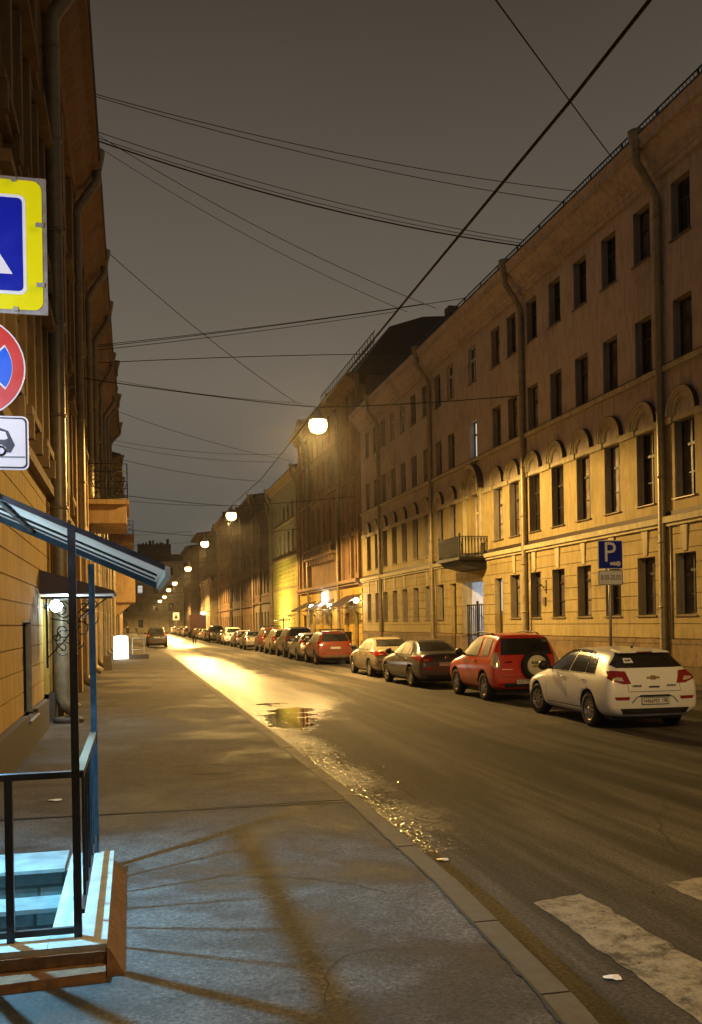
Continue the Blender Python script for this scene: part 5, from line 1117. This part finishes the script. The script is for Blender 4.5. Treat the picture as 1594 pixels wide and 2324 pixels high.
row = [
 ('hatch', 'white hatchback with red tail lights parked nearest, in front of the red off-roader', 8.33 + CX, 16.35, 'paint_white', dict(rz=R(-3.5), plate='H466MX 198', steer=R(12))),
 ('suv3', 'bright red three-door off-roader with a spare wheel on its tailgate', 8.62 + CX, 22.6, 'paint_red', dict(rz=R(-1), plate='X277YK 98')),
 ('sedan', 'dark grey sedan parked between the red off-roader and the beige sedan', 8.36 + CX, 28.3, 'paint_darkgrey', dict(rz=R(1.5), plate='P979HE 178')),
 ('sedan', 'dusty beige sedan parked in front of the dark grey one', 8.5 + CX, 34.1, 'paint_beige', dict(plate='B314OT 98', scale=(1, 1.04, 1.0))),
 ('suv', 'orange red crossover with black roof rails beyond the gap in the row', 8.58 + CX, 45.2, 'paint_orange_red', dict(plate='K571CA 178', rails=2, scale=(.96, .93, .95))),
 ('hatch', 'silver hatchback with pale roof parked beyond the orange red crossover', 8.52 + CX, 50.2, 'paint_silver', dict(scale=(.97, .92, 1.02))),
 ('suv', 'large black roofed SUV parked beyond the silver hatchback', 8.74 + CX, 55.6, 'paint_grey', dict(scale=(1.02, 1.0, 1.07))),
 ('suv', 'beige grey SUV with a white roof bar parked beyond the large SUV', 8.68 + CX, 61.0, 'paint_beige', dict(rails=1, scale=(.98, .98, 1.0))),
 ('suv', 'tall dusty SUV with a flat roof rack in the middle of the row', 8.74 + CX, 66.6, 'paint_wine', dict(rails=2, scale=(.98, .98, 1.04))),
 ('sedan', 'silver sedan turned square to the viewer in the middle of the row', 8.45 + CX, 74.3, 'paint_silver', dict()),
 ('hatch', 'dark brownish hatchback beyond the silver sedan', 8.55 + CX, 82.4, 'paint_grey', dict()),
 ('suv', 'white SUV, the brightest of the distant cars', 8.5 + CX, 91.0, 'paint_white', dict(scale=(1, 1.02, 1.02))),
 ('sedan', 'black sedan just beyond the white SUV', 8.7 + CX, 98.8, 'paint_black', dict()),
 ('suv', 'big dark SUV with shining rear light far down the row', 8.3 + CX, 107.0, 'paint_black', dict(scale=(1, 1.05, 1.12))),
 ('hatch', 'grey hatchback beyond the big dark SUV', 8.4 + CX, 114.5, 'paint_grey', dict()),
 ('sedan', 'beige sedan beyond the distant grey hatchback', 8.4 + CX, 121.5, 'paint_beige', dict()),
 ('sedan', 'pale sedan near the box truck', 8.5 + CX, 129, 'paint_silver', dict()),
 ('hatch', 'dark hatchback right before the box truck', 8.4 + CX, 136.5, 'paint_darkgrey', dict()),
 ('suv', 'grey SUV beyond the box truck', 8.2 + CX, 156, 'paint_grey', dict()),
 ('sedan', 'second sedan beyond the box truck', 8.2 + CX, 164, 'paint_silver', dict()),
 ('suv', 'SUV third beyond the box truck', 8.2 + CX, 172, 'paint_black', dict()),
 ('hatch', 'pale hatchback near the far crosswalk sign', 8.2 + CX, 181, 'paint_silver', dict()),
 ('sedan', 'dark sedan near the far crosswalk sign', 8.2 + CX, 190, 'paint_darkgrey', dict()),
 ('suv', 'distant SUV, second last of the parked row', 8.2 + CX, 200, 'paint_grey', dict()),
 ('sedan', 'farthest sedan of the parked row', 8.2 + CX, 211, 'paint_silver', dict()),
]
for k, lb, x, y, p, kw in row: make_car(k, lb, x, y, p, **kw)
c = make_car('suv', 'dark SUV parked alone at the left kerb far down the street', 2.2, 88.5, 'paint_black', name='suv_car', plate='A118KP 47', scale=(1.02, 1.05, 1.08), group=None)
for k in CACHE:
    for o in CACHE[k]['proto']:
        for ch in list(o.children): bpy.data.objects.remove(ch)
        bpy.data.objects.remove(o)
t = empty('box_truck', (9.6, 143, 0)); tag(t, 'box truck with a dark cargo box standing in the far row', 'truck')
mb = MB(); mb.box(-1.2, 1.2, 0, 5.2, 1.0, 3.5); mb.build('cargo_box', 'paint_wine', t); mb = MB(); mb.hexa([(-1.05, 5.3, .7), (1.05, 5.3, .7), (1.05, 6.9, .7), (-1.05, 6.9, .7), (-1.0, 5.3, 2.6), (1.0, 5.3, 2.6), (1.0, 6.4, 2.5), (-1.0, 6.4, 2.5)]); mb.build('cab', 'paint_grey', t)
mb = MB(); mb.box(-.5, .5, .1, 6.5, .7, .98); mb.box(-1.1, 1.1, -.05, .05, .55, .75); mb.build('chassis', 'black_plastic', t)
for x in (-.95, .95):
    for y in (1.0, 6.0): mb = MB(); mb.lathe([(.2, -.14), (.45, -.14), (.47, 0), (.45, .14), (.2, .14)], (x, y, .47), 'x', 20); mb.build('wheel', 'rubber', t)
    mb = MB(); mb.box(x - .12, x + .12, -.09, -.06, .6, .72); mb.build('tail_light', 'light_red', t)

# ---------------------------------------------------------------- people
def person(label, x, y, z, rz, mat='cloth_dark', stride=.22, hood=True, shirt='cloth_dark'):
    root = empty('person', (x, y, z), rz); tag(root, label, 'person')
    def skin(name, pts, edges, rad, mat_):
        me = bpy.data.meshes.new(name); me.from_pydata(pts, edges, []); o = bpy.data.objects.new(name, me); COL.objects.link(o)
        m = o.modifiers.new('k', 'SKIN'); m.use_smooth_shade = True
        for i, r in enumerate(rad): me.skin_vertices[0].data[i].radius = (r, r * .85)
        me.skin_vertices[0].data[0].use_root = True
        s = o.modifiers.new('s', 'SUBSURF'); s.levels = s.render_levels = 1
        dg = bpy.context.evaluated_depsgraph_get(); m2 = bpy.data.meshes.new_from_object(o.evaluated_get(dg)); bpy.data.objects.remove(o); m2.materials.append(M[mat_])
        for p in m2.polygons: p.use_smooth = True
        return link_mesh(name, m2, root)
    s = stride
    P = [(0, 0, .95), (0, 0, 1.15), (0, 0, 1.38), (0, .01, 1.50), (0, .02, 1.58), (0, .03, 1.68),
         (-.10, 0, .90), (-.11, s * .55, .50), (-.11, s * .6, .09), (-.11, s * .6 + .13, .04), (.10, 0, .90), (.11, -s * .3, .50), (.11, -s * 1.1, .12), (.11, -s * 1.1 + .12, .05),
         (-.19, 0, 1.40), (-.25, -.05, 1.12), (-.24, .08, .88), (-.235, .12, .79), (.19, 0, 1.40), (.25, .03, 1.12), (.24, -.04, .88), (.235, -.04, .79)]
    E = [(0, 1), (1, 2), (2, 3), (3, 4), (4, 5), (0, 6), (6, 7), (7, 8), (8, 9), (0, 10), (10, 11), (11, 12), (12, 13), (2, 14), (14, 15), (15, 16), (16, 17), (2, 18), (18, 19), (19, 20), (20, 21)]
    rad = [.17, .16, .17, .07, .09, .10, .10, .075, .055, .045, .10, .075, .055, .045, .075, .055, .045, .035, .075, .055, .045, .035]
    skin('body', P, E, rad, 'skin')
    skin('coat', [(0, 0, .88), (0, 0, 1.15), (0, 0, 1.40), (0, .01, 1.47), (-.19, 0, 1.40), (-.25, -.05, 1.12), (-.24, .07, .90), (.19, 0, 1.40), (.25, .03, 1.12), (.24, -.03, .90)], [(0, 1), (1, 2), (2, 3), (2, 4), (4, 5), (5, 6), (2, 7), (7, 8), (8, 9)], [.20, .195, .195, .10, .10, .075, .065, .10, .075, .065], shirt)
    skin('trousers', [(0, 0, .93), (-.10, 0, .88), (-.11, s * .55, .50), (-.11, s * .6, .10), (.10, 0, .88), (.11, -s * .3, .50), (.11, -s * 1.1, .14)], [(0, 1), (1, 2), (2, 3), (0, 4), (4, 5), (5, 6)], [.16, .115, .09, .075, .115, .09, .075], 'cloth_dark')
    skin('hat', [(0, .01, 1.62), (0, .02, 1.70), (0, .02, 1.76)], [(0, 1), (1, 2)], [.115, .125, .08], mat)
    return root
person('person in a brown jacket and dark trousers walking away on the road', 6.25, 99, 0, 0, 'cloth_dark', .2, True, 'cloth_brown')
person('dark clad person on the far left sidewalk, nearer the building', -.75, 200, .15, 0, stride=.25)
person('dark clad person on the far left sidewalk, right one of the pair', .9, 196, .15, 0, stride=.2)
person('small dark figure at the edge of the far left building', -1.0, 212, .15, 0, stride=.15)

# ---------------------------------------------------------------- cables (pixel helper: turns a photo position into a point on a plane)
def ray(u, v):
    du, dv = u - 797, v - 1411; a = (du * math.cos(ROLL) - dv * math.sin(ROLL)) / 2150; b = (du * math.sin(ROLL) + dv * math.cos(ROLL)) / 2150
    c, s = math.cos(TH), math.sin(TH); return Vector((a * c + s, c - a * s, -b))
def onX(u, v, X): d = ray(u, v); return Vector((0, 0, CAM_H)) + d * (X / d.x)
def onY(u, v, Y): d = ray(u, v); return Vector((0, 0, CAM_H)) + d * (Y / d.y)
def cable(name, a, b, sag, r, label, group='cables strung across the street'):
    n = 14; mb = MB(); pts = [a.lerp(b, k / n) - Vector((0, 0, sag * 4 * (k / n) * (1 - k / n))) for k in range(n + 1)]; mb.tube(pts, r, 5)
    return tag(mb.build(name, 'cable'), label, 'cable', group)
CR = [((215, 208), (1315, 435), .35, .012, 'uppermost thin cable high across the sky'), ((222, 215), (1290, 460), .35, .012, 'second thin cable just under the uppermost one'),
      ((243, 300), (1190, 545), .4, .013, 'thin cable above the thick double cable'), ((236, 318), (1195, 560), .45, .026, 'thick dark cable sagging across the sky'), ((236, 312), (1185, 552), .42, .012, 'thin companion of the thick dark cable'),
      ((245, 315), (990, 700), .5, .015, 'cable slanting down from the left rain hopper to the chimney'), ((236, 338), (925, 708), .5, .014, 'lower of the two slanting cables from the left rain hopper'),
      ((255, 823), (950, 803), -.1, .02, 'level dark cable crossing left of the nearest lamp'), ((270, 863), (690, 915), .3, .018, 'cable meeting the nearest lamp from the left'),
      ((278, 935), (660, 1046), .4, .02, 'cable between the nearest and second lamp, upper one'), ((278, 1000), (655, 1030), .5, .018, 'faint cable above the yellow building gutter'), ((278, 1010), (640, 1048), .5, .018, 'faint lower cable ending at the yellow building gutter'),
      ((285, 1043), (600, 1093), .4, .025, 'cable a little above the second lamp'), ((293, 1135), (540, 1147), .3, .028, 'cable level with the second lamp'),
      ((300, 1215), (440, 1205), .1, .03, 'distant cable above the third lamp'), ((300, 1238), (430, 1232), .1, .03, 'distant cable level with the third lamp')]
for (lu, lv), (ru, rv), sag, r, lb in CR:
    b = onX(ru, rv, 14.7); a = onY(lu, lv, b.y); d = (b - a); k = (XL + .02 - a.x) / d.x; a2 = a + d * k
    cable('street_cable', a2, b, sag, r, lb)
for i, (lv, ru, rv) in enumerate([(783, 1060, 676), (779, 960, 690), (790, 900, 707)]):
    b = onX(ru, rv, 14.7); a = onY(253, lv, 44); d = b - a; a2 = a + d * ((-1.6 - a.x) / d.x)
    cable('street_cable', a2, b, .1, .016, ['upper cable rising from the left gutter to the chimney', 'middle cable rising from the left gutter to the right roof', 'lowest cable rising from the left gutter to the right roof'][i])
b = onY(690, 925, 52); a = onX(248, 575, -.65); cable('street_cable', a, b, .3, .015, 'cable falling steeply from the left gutter towards the nearest lamp')
a = onX(1392, 362, 14.7); b = onY(1130, 0, 16); cable('street_cable', a, b + (b - a) * .9, .05, .016, 'thin cable from the right roof edge leaving through the top of the view')
# longitudinal feed cable through the lamps
pts = [Vector((6.8, -2, 10.75)), onX(1475, 0, 6.85), onX(1290, 235, 6.87), onX(1100, 465, 6.9), onX(935, 665, 6.92), onX(820, 805, 6.93), Vector((6.95, 35, 10.12))]
mb = MB(); mb.tube(pts, .03, 6); mb.tube([(6.95, 35, 10.12), (6.8, 50, 9.7), (6.64, 64, 10.0), (6.55, 75, 9.65), (6.5, 86, 9.9), (6.7, 103, 9.5), (6.94, 120, 9.7), (7.0, 140, 9.3), (7.04, 160, 9.6)], .022, 5)
tag(mb.build('feed_cable', 'cable'), 'thick black cable running along the street through the lamps', 'cable')

# ---------------------------------------------------------------- street furniture and litter
t = empty('lightbox_sign', (-.62, 54.3, .15)); tag(t, 'white glowing A-board light box on the left sidewalk', 'sign')
mb = MB(); mb.hexa([(-.40, -.12, .05), (.40, -.12, .05), (.40, .12, .05), (-.40, .12, .05), (-.38, -.10, 1.30), (.38, -.10, 1.30), (.38, .10, 1.30), (-.38, .10, 1.30)]); mb.prism([(-.38, 1.301), (.38, 1.301), (.1, 1.36), (-.1, 1.36)], -.1, .1, 'y'); mb.build('light_panel', 'lightbox_face', t)
mb = MB(); mb.box(-.44, .44, -.14, .14, 0, .05); mb.build('base', 'black_plastic', t)
t = empty('street_barrier', (.1, 55.5, .15)); tag(t, 'low metal barrier with stone feet beside the glowing light box', 'barrier')
mb = MB()
for x in (-.1, .55): mb.box(x - .03, x + .03, -.03, .03, .1, 1.2)
mb.box(-.1, .55, -.02, .02, 1.14, 1.2); mb.box(-.1, .55, -.02, .02, .5, .55); mb.build('frame', 'galvanised', t); mb = MB(); mb.box(-.3, .8, -.25, .25, 0, .25); mb.build('foot', 'granite', t)
t = MB(); t.hexa([(-1.25, 41.8, .15), (-.85, 41.8, .15), (-.85, 42.6, .15), (-1.25, 42.6, .15), (-1.22, 41.85, .78), (-.9, 41.85, .78), (-.9, 42.55, .78), (-1.22, 42.55, .78)]); tag(t.build('stone_block', 'granite'), 'squat stone block at the foot of the left drainpipe', 'stone block')
t = MB(); t.lathe([(.28, 0), (.30, .06), (.24, .1), (.1, .11)], (-1.25, 19.6, .153), 'z', 18); tag(t.build('stone_gutter', 'granite'), 'round stone splash block under the nearest left drainpipe', 'splash block')
for x, y, lb in ((11.6, 42.3, 'dark litter bin against the brown building, left one'),): pass
t = empty('litter_bin', (14.2, 62.9, .15)); tag(t, 'dark square litter bin under the nearest globe lamp', 'bin'); mb = MB(); mb.box(-.3, .3, -.3, .3, .05, 1.15); mb.build('bin_body', 'black_plastic', t); mb = MB(); mb.box(-.33, .33, -.33, .33, 1.151, 1.22); mb.build('lid', 'black_plastic', t)
t = empty('bollard', (11.4, 15.6, .15)); tag(t, 'short dark bollard behind the white hatchback', 'bollard'); mb = MB(); mb.lathe([(.07, 0), (.06, .1), (.05, .5), (.07, .55), (.055, .66), (.001, .7)], (0, 0, 0), 'z', 16); mb.build('bollard_body', 'iron', t)
t = empty('far_road_sign', (7.6, 170, 0)); tag(t, 'small white road sign on a pole far down the street', 'sign'); mb = MB(); mb.tube([(0, 0, 0), (0, 0, 4)], .05, 8); mb.build('pole', 'galvanised', t); mb = MB(); mb.box(-.55, .55, -.06, -.05, 2.9, 4.2); mb.build('sign_board', 'sign_white', t); mb = MB(); mb.prism([(-.4, 3.1), (.4, 3.1), (0, 3.95)], -.07, -.061, 'y'); mb.build('sign_symbol', 'sign_black', t)
t = MB(); t.box(-1.66, -1.5, 13.0, 13.3, .9, .98)
# barrier arm in front of the lemon building
t = empty('boom_barrier', (14.0, 89, .15)); tag(t, 'striped arm barrier before the lemon yellow building', 'barrier'); mb = MB(); mb.box(-.15, .15, -.2, .2, 0, 1.1); mb.build('post', 'black_plastic', t); mb = MB(); mb.box(-.04, .04, -3.5, 6, 2.1, 2.22); mb.box(-.04, .04, -.1, .1, 1.0, 2.4); mb.build('arm', 'black_plastic', t)
lit_ = random.Random(11)
def scraps(name, label, spots, mat, s0, s1):
    mb = MB()
    for x, y, z in spots:
        n = lit_.randint(4, 6); r = lit_.uniform(s0, s1); a0 = lit_.uniform(0, 6)
        mb.add([(x + r * lit_.uniform(.5, 1.2) * math.cos(a0 + 6.28 * k / n), y + r * lit_.uniform(.5, 1.2) * math.sin(a0 + 6.28 * k / n), z + lit_.uniform(.001, .004)) for k in range(n)] + [(x, y, z + .35 * r)], [(k, (k + 1) % n, n) for k in range(n)])
    return tag(mb.build(name, mat), label, None, None, 'stuff')
sp1 = []
for _ in range(420):
    y = lit_.uniform(4, 16); sp1.append((lit_.uniform(-.2, 2.1) if lit_.random() < .45 else kerb_x(y) + abs(lit_.gauss(0, .8)), y, 0))
sp1 = [(x, y, .153 if x < kerb_x(y) - .16 else .003) for x, y, _ in sp1]
scraps('grit', 'pale crumbs of ice and grit on the asphalt', sp1[:120], 'ice', .003, .009); scraps('grit', 'dark crumbs and leaf bits on the asphalt', sp1[260:], 'bark', .004, .018)
lump = []
for _ in range(9000):
    y = 8.0 + 22 * lit_.random() ** 1.35; w_ = .5 if y > 11 else .3
    lump.append((kerb_x(y) + .06 + min(1.3, abs(lit_.gauss(.12, w_ * .75))), y, .0))
scraps('gutter_ice', 'wet crumbs of ice and mud glittering in the gutter', lump, 'ice', .004, .013)
for x, y, s_, lb in ((2.0 + .55, 7.7, .05, 'small white paper scrap on the road near the kerb'), (-.95 + .1, 10.8, .07, 'pale crumpled scrap on the sidewalk seen through the railing'), (2.62, 4.9, .05, 'torn pale scrap beside the crosswalk stripe')):
    mb = MB(); z = .16 if x < 2 else .008; n = 8
    mb.add([(x + s_ * (1 + .5 * math.sin(k * 2.3)) * math.cos(.785 * k), y + s_ * (1 + .4 * math.cos(k * 1.7)) * math.sin(.785 * k), z + .004 * (k % 3)) for k in range(n)] + [(x, y, z + .010)], [(k, (k + 1) % n, n) for k in range(n)]); tag(mb.build('paper_scrap', 'sign_white'), lb, 'scrap')

# ---------------------------------------------------------------- haze
HAZE = True
if HAZE:
    mb = MB(); mb.box(-60, 80, -40, 320, -2.5, 34); hz = mb.build('haze', 'interior'); tag(hz, 'faint night haze over the street', None, None, 'stuff')
    m = bpy.data.materials.new('haze'); m.use_nodes = True; nt = m.node_tree; nt.nodes.clear(); o_ = nt.nodes.new('ShaderNodeOutputMaterial'); v = nt.nodes.new('ShaderNodeVolumePrincipled')
    v.inputs['Color'].default_value = (.9, .88, .84, 1); v.inputs['Density'].default_value = .0002; v.inputs['Anisotropy'].default_value = .9
    nt.links.new(v.outputs[0], o_.inputs['Volume']); hz.data.materials.clear(); hz.data.materials.append(m)
